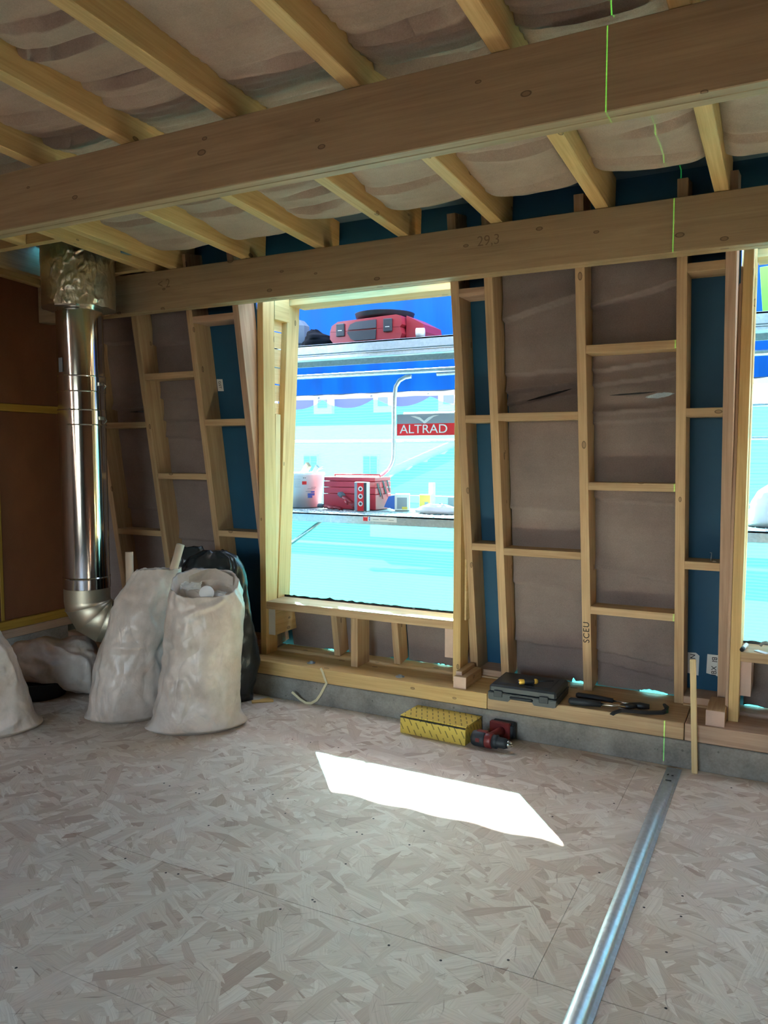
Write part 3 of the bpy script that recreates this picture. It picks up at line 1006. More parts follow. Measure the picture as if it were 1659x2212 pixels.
def roof_batt(x0, x1, y0, y1, seed):
    nx, ny = 22, int((y1 - y0) * 75)
    rnd = random.Random(seed)
    folds = []
    y = y0 + 0.1
    while y < y1 - 0.2:
        folds.append((y + rnd.uniform(-0.04, 0.04), rnd.uniform(0.012, 0.034), rnd.uniform(0.08, 0.22), rnd.uniform(-0.05, 0.05), rnd.uniform(0.25, 0.75), rnd.uniform(0.35, 0.8)))
        y += rnd.uniform(0.13, 0.30)
    bm = bmesh.new(); grid = []
    for j in range(ny + 1):
        yv = y0 + (y1 - y0) * j / ny
        r = []
        for i in range(nx + 1):
            s = i / nx
            x = x0 + (x1 - x0) * s
            d = -0.012 * math.sin(math.pi * s) + 0.016 * fbm((x * 1.7 + seed * 3.1, yv * 2.4, 0.2), 3) + 0.0035 * fbm((x * 9, yv * 16 + seed, 2.2), 3)
            d += 0.02 * abs(2 * s - 1) ** 7
            for (yf, amp, ln_, tilt, sc, sw) in folds:
                q = yv - (yf + tilt * (s - 0.5) + 0.02 * fbm((x * 3, yf * 7, seed), 2))
                wgt = math.exp(-((s - sc) / sw) ** 2)
                if 0 <= q < ln_:
                    d -= amp * wgt * (1 - q / ln_) ** 1.3
                elif -0.03 < q < 0:
                    d += amp * 0.7 * wgt * (1 + q / 0.03) - amp * 0.0
            # stitched ribs where the quilt is pulled tight over the beam
            rib = max(0.0, 1 - abs((yv - 2.36) / 0.42)) ** 0.6
            d += rib * 0.0065 * math.sin(yv * 2 * math.pi / 0.047 + 1.2 * fbm((x * 3, yv, seed), 2))
            base = jz(yv) + 0.088
            if yv > 3.1: base -= 0.04 * min(1.0, (yv - 3.1) / 0.4)
            z = base + d
            e = y1 - yv
            if e < 0.16:
                z += 0.15 * (1 - e / 0.16) ** 2.2
            r.append(bm.verts.new((x, yv, z)))
        grid.append(r)
    for j in range(ny):
        for i in range(nx):
            f = bm.faces.new((grid[j][i], grid[j + 1][i], grid[j + 1][i + 1], grid[j][i + 1]))
            f.smooth = True
    return mesh_obj('insulation_quilt', bm, M['felt_roof'], ceiling)
bays = sorted([(x + 0.061, x2 - 0.001) for x, x2 in zip(sorted(JX)[:-1], sorted(JX)[1:])])
bays.append((-3.376, -2.893))
k = 0
for (a, b) in bays:
    k += 1
    if a > 2.9: continue
    ye = 3.66 + 0.05 * math.sin(k * 2.1)
    roof_batt(a, b, -0.2 if a < 1.0 else 0.6, ye, k)
for (a, b) in ((-3.559, -3.439), (-3.851, -3.622)):
    k += 1; roof_batt(a, b, 0.3, 2.55, k)
for (a, b) in ((-4.359, -3.914), (-4.557, -4.421)):
    k += 1; roof_batt(a, b, 0.3, 2.95, k)

# blue sheet added over the small roof gap, sunlit to glow blue
bm = bmesh.new()
n = 10; g = [[bm.verts.new((-4.5 + 0.95 * i / n, 3.1 + 0.75 * j / n, jz(3.1 + 0.75 * j / n) + 0.225 + 0.01 * abs(fbm((i * 0.6, j * 0.6, 0), 2)))) for i in range(n + 1)] for j in range(n + 1)]
for j in range(n):
    for i in range(n):
        if 3 <= j <= 4 and 4 <= i <= 6 : pass
        bm.faces.new((g[j][i], g[j][i + 1], g[j + 1][i + 1], g[j + 1][i]))
mesh_obj('glow_sheet', bm, M['blue_sheet'], ceiling)

# ---- left wall
bm = bmesh.new(); add_box(bm, (X_L - 0.12, 0.5, 1.49), (0.1, 7.6, 2.74))
wall_left = mesh_obj('wall_left', bm, plain('left_wall_core', (60, 44, 32), 0.9), kind='structure')
for (ya, yb) in ((-3.0, -1.2), (-1.196, 0.6), (0.604, 2.40), (2.404, 3.387), (3.413, 4.30)):
    for (za, zb) in ((0.388, 1.775), (1.829, 2.76)):
        box_obj('panel', (X_L - 0.035, (ya + yb) / 2, (za + zb) / 2), (0.07, yb - ya, zb - za), M['panel'], wall_left, 0.002)
board('batten', (X_L - 0.03, -3.0, 1.802), (X_L - 0.03, 4.33, 1.802), 0.064, 0.05, (0, 0, 1), M['batten_ochre'], wall_left)
board('edge_strip', (X_L - 0.03, 3.40, 0.388), (X_L - 0.03, 3.40, 2.76), 0.024, 0.066, (1, 0, 0), M['batten_ochre'], wall_left)
board('bottom_rail', (X_L - 0.02, -3.0, 0.358), (X_L - 0.02, 4.3, 0.358), 0.1, 0.056, (0, 0, 1), M['batten_ochre'], wall_left)
board('bottom_rail', (X_L - 0.015, -3.0, 0.3005), (X_L - 0.015, 4.3, 0.3005), 0.11, 0.056, (0, 0, 1), M['pine_pink'], wall_left)

# ---- walls behind the camera and to the right (unseen back opening added and sized for fill light)
def plain_wall(name, x0, x1, z0, z1, y, openings):
    bm = bmesh.new()
    xs = x0
    for (a, b, c, d) in openings:
        add_box(bm, ((xs + a) / 2, y, (z0 + z1) / 2), (a - xs, 0.12, z1 - z0))
        add_box(bm, ((a + b) / 2, y, (z0 + c) / 2), (b - a, 0.12, c - z0))
        add_box(bm, ((a + b) / 2, y, (d + z1) / 2), (b - a, 0.12, z1 - d))
        xs = b
    add_box(bm, ((xs + x1) / 2, y, (z0 + z1) / 2), (x1 - xs, 0.12, z1 - z0))
    return mesh_obj(name, bm, M['felt_wall'], kind='structure')
plain_wall('wall_back', X_L - 0.1, X_R + 0.1, -0.05, 3.2, -3.06, [(-2.2, -0.2, 0.5, 2.3)])
bm = bmesh.new(); add_box(bm, (X_R + 0.06, 0.65, 1.57), (0.12, 7.3, 3.26))
mesh_obj('wall_right', bm, M['panel'], kind='structure')

# ================================================================== BEAMS
def beam(name, label, y0, y1, z0, z1, xa=X_L + 0.005, xb=X_R - 0.01):
    r = empty(name, (xa, y0, z0), label, 'beam')
    ym = (y0 + y1) / 2
    for (a, b) in ((y0, ym - 0.0012), (ym + 0.0012, y1)):
        board('ply', (xa, (a + b) / 2, (z0 + z1) / 2), (xb, (a + b) / 2, (z0 + z1) / 2), b - a, z1 - z0, (0, 0, 1), M['beam'], r, 0.003)
    return r
ub = beam('timber_beam', 'deep upper timber beam crossing in front, hung below the ceiling joists', 2.337, 2.425, 2.466, 2.704)
lb = beam('timber_beam', 'lower timber beam over the window heads, at the wall', 3.75, 3.85, 2.388, 2.625)
def writing(t, x, z, y, size, par):
    text_obj('pencil_writing', t, size, M['pencil'], par, frame((x, y - 0.0006, z), (1, 0, 0), (0, -1, 0)), 0.0002)
lply = [c for c in lb.children][0]
writing('29,3', -1.37, 2.545, 3.75, 0.07, lply)
writing('< 2', -3.48, 2.54, 3.75, 0.075, lply)

# ================================================================== FLUE PIPE
FX, FY = -3.892, 3.458
flue = empty('flue_pipe', (FX, FY, 0.40), 'shiny stainless steel flue pipe rising in the left corner to a foil collar', 'flue')
def pipe_part(name, prof, mat, n=64, caps=False, bump=None, **tags):
    bm = bmesh.new(); add_lathe(bm, prof, n, caps, I4, True)
    return mesh_obj(name, bm, mat, flue, T(FX, FY, 0), **tags)
R0 = 0.138
def band(z0, z1, r=R0 + 0.003):
    return pipe_part('locking_band', [(R0 - 0.002, z0), (r, z0), (r + 0.002, z0 + 0.004), (r, z0 + 0.008), (r, z1 - 0.008), (r + 0.002, z1 - 0.004), (r, z1), (R0 - 0.002, z1)], M['stainless'])
pipe_part('pipe_section', [(R0 - 0.002, 1.965), (R0 - 0.002, 2.50)], M['stainless'])
band(1.868, 1.968)
pipe_part('pipe_section', [(R0, 1.765), (R0, 1.868)], M['stainless'])
b2 = band(1.668, 1.765)
pipe_part('pipe_section', [(R0, 0.735), (R0, 1.668)], M['stainless'])
pipe_part('pipe_collar', [(R0 - 0.001, 0.664), (R0 + 0.002, 0.666), (R0 + 0.002, 0.728), (R0 + 0.005, 0.733), (R0 + 0.001, 0.739)], M['stainless'])
# clips on the bands
for z in (1.918, 1.712):
    a = math.radians(6)
    bm = bmesh.new(); add_box(bm, (0, 0, 0), (0.016, 0.036, 0.022), None, 0.002); add_box(bm, (0.01, 0.0, 0), (0.008, 0.02, 0.014), None, 0.001); add_tube(bm, [(0.012, 0.014, 0.006), (0.028, 0.016, -0.012), (0.012, 0.018, -0.03)], 0.002, 6)
    mesh_obj('band_clip', bm, M['chrome'] if z > 1.8 else M['stainless_dull'], flue, T(FX + math.cos(a) * (R0 + 0.008), FY + math.sin(a) * (R0 + 0.008), z, a))
# small data plate on the pipe
a = math.radians(-97)
bm = bmesh.new()
pv = []
for i in range(7):
    t_ = a - 0.14 + 0.28 * i / 6
    pv.append((bm.verts.new((math.cos(t_) * (R0 + 0.0006), math.sin(t_) * (R0 + 0.0006), 1.985)), bm.verts.new((math.cos(t_) * (R0 + 0.0006), math.sin(t_) * (R0 + 0.0006), 2.07))))
for i in range(6): bm.faces.new((pv[i][0], pv[i + 1][0], pv[i + 1][1], pv[i][1]))
mesh_obj('data_plate', bm, M['grey_print'], flue, T(FX, FY, 0))
# elbow: mitred segments turning towards the right
dirx = Vector((0.72, 0.694, 0)); Rb = 0.15; zc = 0.587
def ring_pts(ang, rad, n=48):
    c = dirx * (Rb - Rb * math.cos(ang)) + Vector((0, 0, zc - Rb * math.sin(ang)))
    rdir = dirx * math.cos(ang) + Vector((0, 0, math.sin(ang)))    # radial direction in the bend plane
    side = Vector((-dirx.y, dirx.x, 0))
    return [c + (rdir * math.cos(2 * math.pi * k / n) + side * math.sin(2 * math.pi * k / n)) * rad for k in range(n)]
pipe_part('elbow_inlet', [(R0, 0.586), (R0, 0.664)], M['elbow'])
angs = [0, 0.23, 0.72, 1.2, 1.57]
for i in range(4):
    bm = bmesh.new()
    a0 = [bm.verts.new(p) for p in ring_pts(angs[i] + 0.004, R0)]
    b0 = [bm.verts.new(p) for p in ring_pts(angs[i + 1] - 0.012, R0)]
    c0 = [bm.verts.new(p) for p in ring_pts(angs[i + 1] - 0.006, R0 + 0.004)]
    d0 = [bm.verts.new(p) for p in ring_pts(angs[i + 1] + 0.006, R0)]
    for u, w in ((a0, b0), (b0, c0), (c0, d0)):
        for q in range(48):
            f = bm.faces.new((u[q], w[q], w[(q + 1) % 48], u[(q + 1) % 48])); f.smooth = True
    mesh_obj('elbow_segment', bm, M['elbow'], flue, T(FX, FY, 0))
bm = bmesh.new()
e0 = Vector((0, 0, zc)) + dirx * Rb - Vector((0, 0, Rb))
add_tube(bm, [e0, e0 + dirx * 0.08], R0 - 0.004, 40)
mesh_obj('outlet_pipe', bm, M['stainless_dull'], flue, T(FX, FY, 0), True)
bm = bmesh.new(); add_lathe(bm, [(0.045, 0.385), (0.053, 0.405), (0.055, 0.47)], 24)
mesh_obj('drain_cap', bm, M['stainless_dull'], flue, T(FX + 0.02, FY + 0.0, 0))
# foil wrapped collar under the roof
bm = bmesh.new()
RC = 0.212
n, mz = 220, 70
rows = []
for j in range(mz + 1):
    z = 2.372 + 0.40 * j / mz
    r_ = []
    for k in range(n):
        t_ = 2 * math.pi * k / n
        px, py = math.cos(t_), math.sin(t_)
        wgt = 1.0 if -1.55 < (t_ - 2 * math.pi if t_ > math.pi else t_) < -0.2 else 0.25
        d = 0.0025 * fbm((px * 3, py * 3, z * 5), 3) + wgt * 0.006 * max(0, 1 - 8 * abs(fbm((px * 2.2 + 3, py * 2.2, z * 5), 3))) + wgt * 0.003 * max(0, 1 - 6 * abs(fbm((px * 5, py * 5 + 7, z * 8), 2)))
        r_.append(bm.verts.new((px * (RC + d), py * (RC + d), z + 0.004 * fbm((px * 6, py * 6, 0), 2))))
    rows.append(r_)
for j in range(mz):
    for k in range(n):
        f = bm.faces.new((rows[j][k], rows[j][(k + 1) % n], rows[j + 1][(k + 1) % n], rows[j + 1][k])); f.smooth = True
bm.faces.new([bm.verts.new((math.cos(2 * math.pi * k / n) * (RC - 0.003), math.sin(2 * math.pi * k / n) * (RC - 0.003), 2.374)) for k in range(n)][::-1])
mesh_obj('foil_collar', bm, M['foil'], flue, T(FX, FY, 0))
# torn foil flap at the top right of the collar
bm = bmesh.new(); n = 16
g = []
for j in range(n + 1):
    rr = []
    for i in range(n + 1):
        t_ = 0.02 + 0.55 * i / n
        z = 2.66 + 0.10 * j / n
        d = 0.012 + 0.022 * abs(fbm((i * 0.35, j * 0.35, 5), 4))
        rr.append(bm.verts.new((math.cos(t_) * (RC + d), math.sin(t_) * (RC + d), z + 0.01 * fbm((i * 0.5, j * 0.5, 1), 2))))
    g.append(rr)
for j in range(n):
    for i in range(n): bm.faces.new((g[j][i], g[j][i + 1], g[j + 1][i + 1], g[j + 1][i]))
mesh_obj('foil_flap', bm, M['foil'], flue, T(FX, FY, 0))
bm = bmesh.new(); add_box(bm, (0.0, 0, 0), (0.13, 0.05, 0.018), None, 0.003); add_box(bm, (-0.01, -0.02, 0.014), (0.05, 0.03, 0.02), None, 0.002)
a = math.radians(-64)
mesh_obj('ceiling_bracket', bm, M['stainless_dull'], flue, T(FX + math.cos(a) * 0.175, FY + math.sin(a) * 0.175, 2.372, a + math.pi / 2))
bm = bmesh.new(); add_box(bm, (0, 0, 0), (0.42, 0.06, 0.045), None, 0.003)
mesh_obj('roof_strap', bm, M['roof_membrane'], flue, T(FX + 0.27, FY + 0.03, 2.70, 0.35))

# ================================================================== SACKS
def sack(name, base, ax, prof, label, cat, mat, depth=0.17, seed=0, expo=2.5, wr=0.012, rim_tilt=0.0, open_top=True, n=116, m=104, ears=True, back=0.5, group=None):
    """a filled bag: prof = [(z, u_left, u_right, depth factor)] seen along the horizontal direction across ax"""
    ax = Vector((ax[0], ax[1], 0)).normalized(); dv = Vector((-ax.y, ax.x, 0))       # dv points away from the viewer
    bm = bmesh.new(); rings = []
    zs = [p[0] for p in prof]
    rnd = random.Random(seed * 13 + 5)
    H = zs[-1]
    creases = []
    for q in range(22 if n > 80 else 8):
        t0 = rnd.uniform(0, 2 * math.pi); z0 = rnd.uniform(0.04, 0.92) * H
        kind = rnd.random()
        if kind < 0.5:   # folds running up towards the neck
            t1 = t0 + rnd.uniform(-0.35, 0.35); z1 = min(H, z0 + rnd.uniform(0.2, 0.5) * H)
        elif kind < 0.8:  # slanting
            t1 = t0 + rnd.choice((-1, 1)) * rnd.uniform(0.3, 0.9); z1 = z0 + rnd.uniform(-0.25, 0.25) * H
        else:             # bulge lines across
            t1 = t0 + rnd.choice((-1, 1)) * rnd.uniform(0.6, 1.4); z1 = z0 + rnd.uniform(-0.05, 0.05) * H
        creases.append((t0, z0, t1, z1, rnd.uniform(0.016, 0.045), rnd.uniform(0.5, 1.25) * rnd.choice((1, 1, -0.8))))
    rad_ = sum((p[2] - p[1]) for p in prof) / len(prof) * 0.45
    for j in range(m + 1):
        z = zs[0] + (zs[-1] - zs[0]) * j / m
        for q in range(len(prof) - 1):
            if prof[q][0] <= z <= prof[q + 1][0] + 1e-9:
                s = (z - prof[q][0]) / (prof[q + 1][0] - prof[q][0]); s = s * s * (3 - 2 * s) * 0.5 + s * 0.5
                uL, uR, df = [prof[q][c] * (1 - s) + prof[q + 1][c] * s for c in (1, 2, 3)]
                break
        cu, hw, hd = (uL + uR) / 2, (uR - uL) / 2, depth * df
        r = []
        for k in range(n):
            t_ = 2 * math.pi * k / n
            c, s2 = math.cos(t_), math.sin(t_)
            x = math.copysign(abs(c) ** (2 / expo), c) * hw
            y = math.copysign(abs(s2) ** (2 / expo), s2) * hd
            px, py = x * 4 + seed, y * 4
            f1 = fbm((px * 0.9, py, z * 2.2), 3)
            cr = 1 - abs(fbm((px * 1.5 + z * 2.4, py * 1.5, z * 3.3 + seed), 3)) * 2.2
            cr2 = 1 - abs(fbm((px * 3.1 - z * 4.0, py * 3, z * 6.0 + seed * 2), 2)) * 2.4
            d = wr * (0.9 * f1 + 0.55 * max(-0.8, cr) + 0.16 * max(-0.6, cr2))
            fade = min(1.0, (j / m) * 10 + 0.25)
            for (t0, z0, t1, z1, cw, ca) in creases:
                dt = (t_ - t0 + math.pi) % (2 * math.pi) - math.pi
                ax_, az_ = (t1 - t0) * rad_, z1 - z0
                bx_, bz_ = dt * rad_, z - z0
                LL = ax_ * ax_ + az_ * az_ + 1e-9
                sp = (bx_ * ax_ + bz_ * az_) / LL
                if -0.1 < sp < 1.1:
                    dd = abs(bx_ * az_ - bz_ * ax_) / math.sqrt(LL)
                    if dd < cw * 2:
                        d += wr * ca * (max(0.0, 1 - dd / cw) ** 1.3 - 0.35 * max(0.0, 1 - abs(dd - cw * 1.4) / (cw * 0.6))) * max(0.0, min(1.0, (sp + 0.1) * 4, (1.1 - sp) * 4))
            if ears and z < 0.05:
                x += math.copysign(0.04 * (1 - z / 0.05) * max(0.0, abs(c) - 0.88) / 0.12, c)
            L = math.hypot(x / max(hw, 1e-3), y / max(hd, 1e-3)) + 1e-6
            nx_, ny_ = (x / max(hw, 1e-3)) / L, (y / max(hd, 1e-3)) / L
            zz = z
            if rim_tilt:
                zz += rim_tilt * (y / max(hd, 1e-3)) * max(0, (j / m - 0.72) / 0.28)
            if j / m > 0.8: zz += 0.012 * fbm((t_ * 2, seed, 0), 3) * (j / m - 0.8) * 5
            u = cu + x + nx_ * d * fade; w = y + ny_ * d * fade
            P_ = Vector((0, 0, 0)) + ax * u + dv * (w + hd * 0.0)
            r.append(bm.verts.new((P_.x, P_.y, max(0.0, zz) if j else 0.0)))
        rings.append(r)
    for j in range(m):
        for k in range(n):
            f = bm.faces.new((rings[j][k], rings[j][(k + 1) % n], rings[j + 1][(k + 1) % n], rings[j + 1][k])); f.smooth = True
    f = bm.faces.new(rings[0][::-1])
    if open_top:
        c0 = [bm.verts.new(v.co + Vector((0, 0, -0.012)) + (Vector((sum(q.co.x for q in rings[-1]) / n, sum(q.co.y for q in rings[-1]) / n, v.co.z)) - v.co) * 0.05) for v in rings[-1]]
        c1 = [bm.verts.new(v.co + Vector((0, 0, -0.09)) + (Vector((sum(q.co.x for q in rings[-1]) / n, sum(q.co.y for q in rings[-1]) / n, v.co.z)) - v.co) * 0.10) for v in rings[-1]]
        for u, w in ((rings[-1], c0), (c0, c1)):
            for k in range(n):
                f = bm.faces.new((u[k], u[(k + 1) % n], w[(k + 1) % n], w[k])); f.smooth = True
        bm.faces.new(c1)
    else:
        f = bm.faces.new(rings[-1]); f.smooth = True
    o = mesh_obj(name, bm, mat, None, T(base[0], base[1], 0.0))
    return tag(o, label, cat, group)

V1 = (0.704, 0.710); V2 = (0.755, 0.656)
s1 = sack('rubble_sack', (-3.27, 3.265), V1,
     [(0.0, -0.23, 0.09, 0.7), (0.03, -0.29, 0.115, 0.95), (0.10, -0.275, 0.125, 1.08), (0.25, -0.245, 0.135, 1.08), (0.40, -0.215, 0.15, 1.0), (0.52, -0.175, 0.18, 0.9), (0.60, -0.155, 0.195, 0.8), (0.70, -0.115, 0.215, 0.62), (0.77, -0.07, 0.225, 0.42), (0.815, -0.035, 0.228, 0.27), (0.845, 0.0, 0.228, 0.2)],
     'white woven rubble sack nearest the flue with a cardboard tube sticking out of its top', 'sack', M['sack'], 0.165, 3, 2.3, 0.013, group='white rubble sacks on the floor')
s2 = sack('rubble_sack', (-2.852, 3.262), V2,
     [(0.0, -0.20, 0.20, 0.72), (0.03, -0.255, 0.255, 0.95), (0.09, -0.225, 0.235, 1.05), (0.22, -0.19, 0.232, 1.08), (0.38, -0.165, 0.24, 1.0), (0.52, -0.155, 0.25, 0.95), (0.64, -0.15, 0.258, 0.9), (0.72, -0.145, 0.255, 0.8), (0.80, -0.125, 0.235, 0.66)],
     'white woven rubble sack, the right hand one, open and full of scraps', 'sack', M['sack'], 0.165, 11, 2.5, 0.014, rim_tilt=0.06, group='white rubble sacks on the floor')
s3 = sack('rubble_sack', (-3.75, 2.75), (0.591, 0.806),
     [(0.0, -0.36, 0.12, 0.75), (0.03, -0.42, 0.17, 0.98), (0.08, -0.42, 0.145, 1.0), (0.2, -0.40, 0.115, 1.0), (0.33, -0.36, 0.085, 0.95), (0.45, -0.30, 0.045, 0.8), (0.54, -0.24, -0.02, 0.6), (0.60, -0.2, -0.06, 0.4)],
     'white woven rubble sack at the left edge, cut off by the frame', 'sack', M['sack'], 0.18, 23, 2.4, 0.012, group='white rubble sacks on the floor')
# slack sack lying on its side behind, over a black tub
def crumple(base, ax, label):
    ax = Vector((ax[0], ax[1], 0)); dv = Vector((-ax.y, ax.x, 0))
    bm = bmesh.new(); n, m = 90, 60; rings = []
    for j in range(m + 1):
        s = j / m
        ph = s * math.pi
        rr = math.sin(ph) ** 0.55
        r = []
        for k in range(n):
            t_ = 2 * math.pi * k / n
            u = -math.cos(ph) * 0.285
            zc_, hz = 0.215 - 0.05 * (u + 0.1), 0.135 + 0.03 * max(0, u) * 3
            y = math.cos(t_) * 0.17 * rr; z = math.sin(t_) * hz * rr
            q = Vector((u * 3.2, y * 5, z * 5))
            cr = 1 - abs(fbm((q.x * 1.4 + q.z * 0.6, q.y, q.z * 0.9 + 4), 3)) * 2.4
            d = 0.026 * max(-0.7, cr) + 0.02 * fbm(q * 0.8, 3)
            nn = Vector((-math.cos(ph) * 0.4, math.cos(t_), math.sin(t_))).normalized()
            p = Vector((u, y, z + zc_)) + nn * d
            P_ = ax * p.x + dv * p.y
            r.append(bm.verts.new((P_.x, P_.y, max(0.112 if u < 0.03 else 0.112 - 0.1 * min(1, (u - 0.03) / 0.06), p.z - (0.10 * max(0, (u - 0.0) / 0.28) if math.sin(t_) < 0 else 0)))))
        rings.append(r)
    for j in range(m):
        for k in range(n):
            f = bm.faces.new((rings[j][k], rings[j][(k + 1) % n], rings[j + 1][(k + 1) % n], rings[j + 1][k])); f.smooth = True
    bmesh.ops.remove_doubles(bm, verts=bm.verts, dist=0.0005)
    bmesh.ops.recalc_face_normals(bm, faces=bm.faces)
    o = mesh_obj('rubble_sack', bm, M['sack'], None, T(base[0], base[1], 0))
    return tag(o, label, 'sack', 'white rubble sacks on the floor')
crumple((-4.04, 3.30), (0.65, 0.76), 'slack white sack lying crumpled under the flue elbow')
bm = bmesh.new(); add_lathe(bm, [(0.10, 0.0), (0.145, 0.004), (0.165, 0.095), (0.172, 0.1), (0.172, 0.106), (0.16, 0.106), (0.14, 0.02)], 40)
o = mesh_obj('black_tub', bm, M['black_rubber'], None, T(-4.10, 3.26, 0.0), True); tag(o, 'low round black tub under the slack white sack', 'tub')

# black bags standing behind the white sacks
sack('bin_bag', (-3.03, 3.67), V2,
     [(0.0, -0.22, 0.16, 0.75), (0.05, -0.28, 0.19, 1.0), (0.25, -0.28, 0.235, 1.0), (0.36, -0.27, 0.22, 1.0), (0.5, -0.26, 0.20, 1.0), (0.7, -0.24, 0.17, 0.95), (0.82, -0.21, 0.15, 0.85), (0.88, -0.17, 0.12, 0.65), (0.92, -0.08, 0.04, 0.3)],
     'black plastic bag behind the open right hand white sack', 'bag', M['black_plastic'], 0.09, 31, 2.3, 0.016, open_top=False, group='black bags behind the sacks')
sack('bin_bag', (-3.31, 3.73), V1,
     [(0.0, -0.11, 0.11, 0.75), (0.05, -0.13, 0.13, 1.0), (0.4, -0.13, 0.13, 1.0), (0.7, -0.12, 0.13, 0.9), (0.85, -0.10, 0.12, 0.7), (0.92, -0.05, 0.08, 0.3)],
     'black plastic bag between the flue and the cardboard tubes', 'bag', M['black_plastic'], 0.07, 37, 2.3, 0.014, open_top=False, group='black bags behind the sacks')

def tube(name, p0, p1, r, label):
    bm = bmesh.new()
    p0, p1 = Vector(p0), Vector(p1); d = p1 - p0
    add_tube(bm, [Vector((0, 0, 0)), d, d, d * 0.9], [r, r, r - 0.004, r - 0.004], 24)
    o = mesh_obj(name, bm, M['cardboard'], None, Matrix.Translation(p0)); tag(o, label, 'tube', 'cardboard tubes')
# tube in the left sack: leans to the right
e1 = Vector((0.704, 0.710, 0)); b1 = Vector((-3.27, 3.265, 0))
tube('cardboard_tube', b1 + e1 * 0.145 + Vector((0, 0, 0.66)), b1 + e1 * 0.238 + Vector((0.01, -0.01, 0.98)), 0.0235, 'pale cardboard tube leaning out of the left standing sack')
e2 = Vector((0.712, 0.702, 0)); b2_ = Vector((-3.36, 3.41, 0))
tube('cardboard_tube', b2_ + e2 * -0.083 + Vector((0, 0, 0.0)), b2_ + e2 * -0.083 + Vector((0, 0, 0.925)), 0.0225, 'upright pale cardboard tube standing behind the left sack')
# scraps in the open sack
b = Vector((-2.852, 3.262, 0)); e = Vector((V2[0], V2[1], 0)); dv = Vector((-V2[1], V2[0], 0))
bm = bmesh.new(); add_lathe(bm, [(0.038, -0.006), (0.04, 0), (0.038, 0.006)], 24)
o = mesh_obj('foam_disc', bm, M['white_foam'], None, Matrix.Translation(b + e * 0.062 - dv * 0.055 + Vector((0, 0, 0.752))) @ frame((0, 0, 0), e, (0.55, -0.75, 0.45)), True); tag(o, 'round white foam disc on top in the open right sack', 'scrap')
for (u, w, z, sx, sy, rot, lab) in ((-0.02, 0.05, 0.775, 0.11, 0.07, 0.5, 'folded white sheet scrap at the back of the open right sack'), (0.13, -0.03, 0.738, 0.12, 0.05, -0.4, 'pale card scrap by the right rim of the open sack')):
    bm = bmesh.new(); n = 8
    g = [[bm.verts.new((sx * (i / n - 0.5), sy * (j / n - 0.5), 0.018 * fbm((i * 0.5, j * 0.6, u * 20), 3))) for i in range(n + 1)] for j in range(n + 1)]
    for j in range(n):
        for i in range(n): bm.faces.new((g[j][i], g[j][i + 1], g[j + 1][i + 1], g[j + 1][i]))
    r = bmesh.ops.solidify(bm, geom=bm.faces[:], thickness=0.004)
    o = mesh_obj('paper_scrap', bm, M['white_foam'], None, Matrix.Translation(b + e * u + dv * w + Vector((0, 0, z))) @ Matrix.Rotation(rot, 4, 'Z') @ Matrix.Rotation(0.5, 4, 'X')); tag(o, lab, 'scrap')
# white flap of the sack pulled up at the back
bm = bmesh.new(); n = 18
g = []
for j in range(7):
    rr = []
    for i in range(n + 1):
        s = i / n
        h = 0.80 + (0.035 + 0.03 * math.sin(s * 2.6)) * (j / 6) + 0.006 * fbm((i * 0.4, j * 0.5, 0), 2)
        P_ = b + e * (-0.03 + 0.235 * s) + dv * (0.088 - 0.06 * (2 * s - 1) ** 2 - 0.02 * (j / 6)) + Vector((0, 0, h - 0.07 * max(0, s - 0.6)))
        rr.append(bm.verts.new(P_))
    g.append(rr)
for j in range(6):
    for i in range(n):
        f = bm.faces.new((g[j][i], g[j][i + 1], g[j + 1][i + 1], g[j + 1][i])); f.smooth = True
mesh_obj('sack_flap', bm, M['sack'], s2)

# ================================================================== THINGS ON THE FLOOR
# yellow carton
fr = math.radians(-3.5)
cx0 = empty('carton', (-1.63, 3.795, 0), 'yellow cardboard carton with rows of small black print beside the drill', 'box', rz=fr)
CW, CD, CH = 0.385, 0.205, 0.098
Wc = T(-1.63, 3.795, 0, fr)
def face_box(name, c, s, mats3, par, W):
    bm = bmesh.new(); add_box(bm, (0, 0, 0), s, None, 0.0)
    bm.normal_update()
    for f in bm.faces:
        n_ = f.normal
        f.material_index = 0 if abs(n_.z) > 0.5 else (1 if abs(n_.y) > 0.5 else 2)
    bmesh.ops.bevel(bm, geom=bm.edges[:], offset=0.0015, segments=1, affect='EDGES')
    return mesh_obj(name, bm, mats3, par, W @ Matrix.Translation(c))
mats3 = [M['carton_top'], M['carton_front'], M['carton_side']]
face_box('tray', (0, 0, CH * 0.45), (CW, CD, CH * 0.9), mats3, cx0, Wc)
face_box('lid', (0, 0.003, CH * 0.955), (CW + 0.002, CD - 0.004, 0.006), mats3, cx0, Wc)
bm = bmesh.new()
n = 24; pr = None
for i in range(n + 1):
    x = -CW / 2 + CW * i / n
    q = (bm.verts.new((x, -CD / 2 - 0.0008, CH * 0.9 - 0.004 - 0.004 * abs(fbm((x * 25, 0, 0), 2)))), bm.verts.new((x, -CD / 2 - 0.0008, CH * 0.9 + 0.002)))
    if pr: bm.faces.new((pr[0], q[0], q[1], pr[1]))
    pr = q
mesh_obj('lid_gap_shade', bm, M['ink'], cx0, Wc)  # dark strip painted for the shade in the gap under the lid

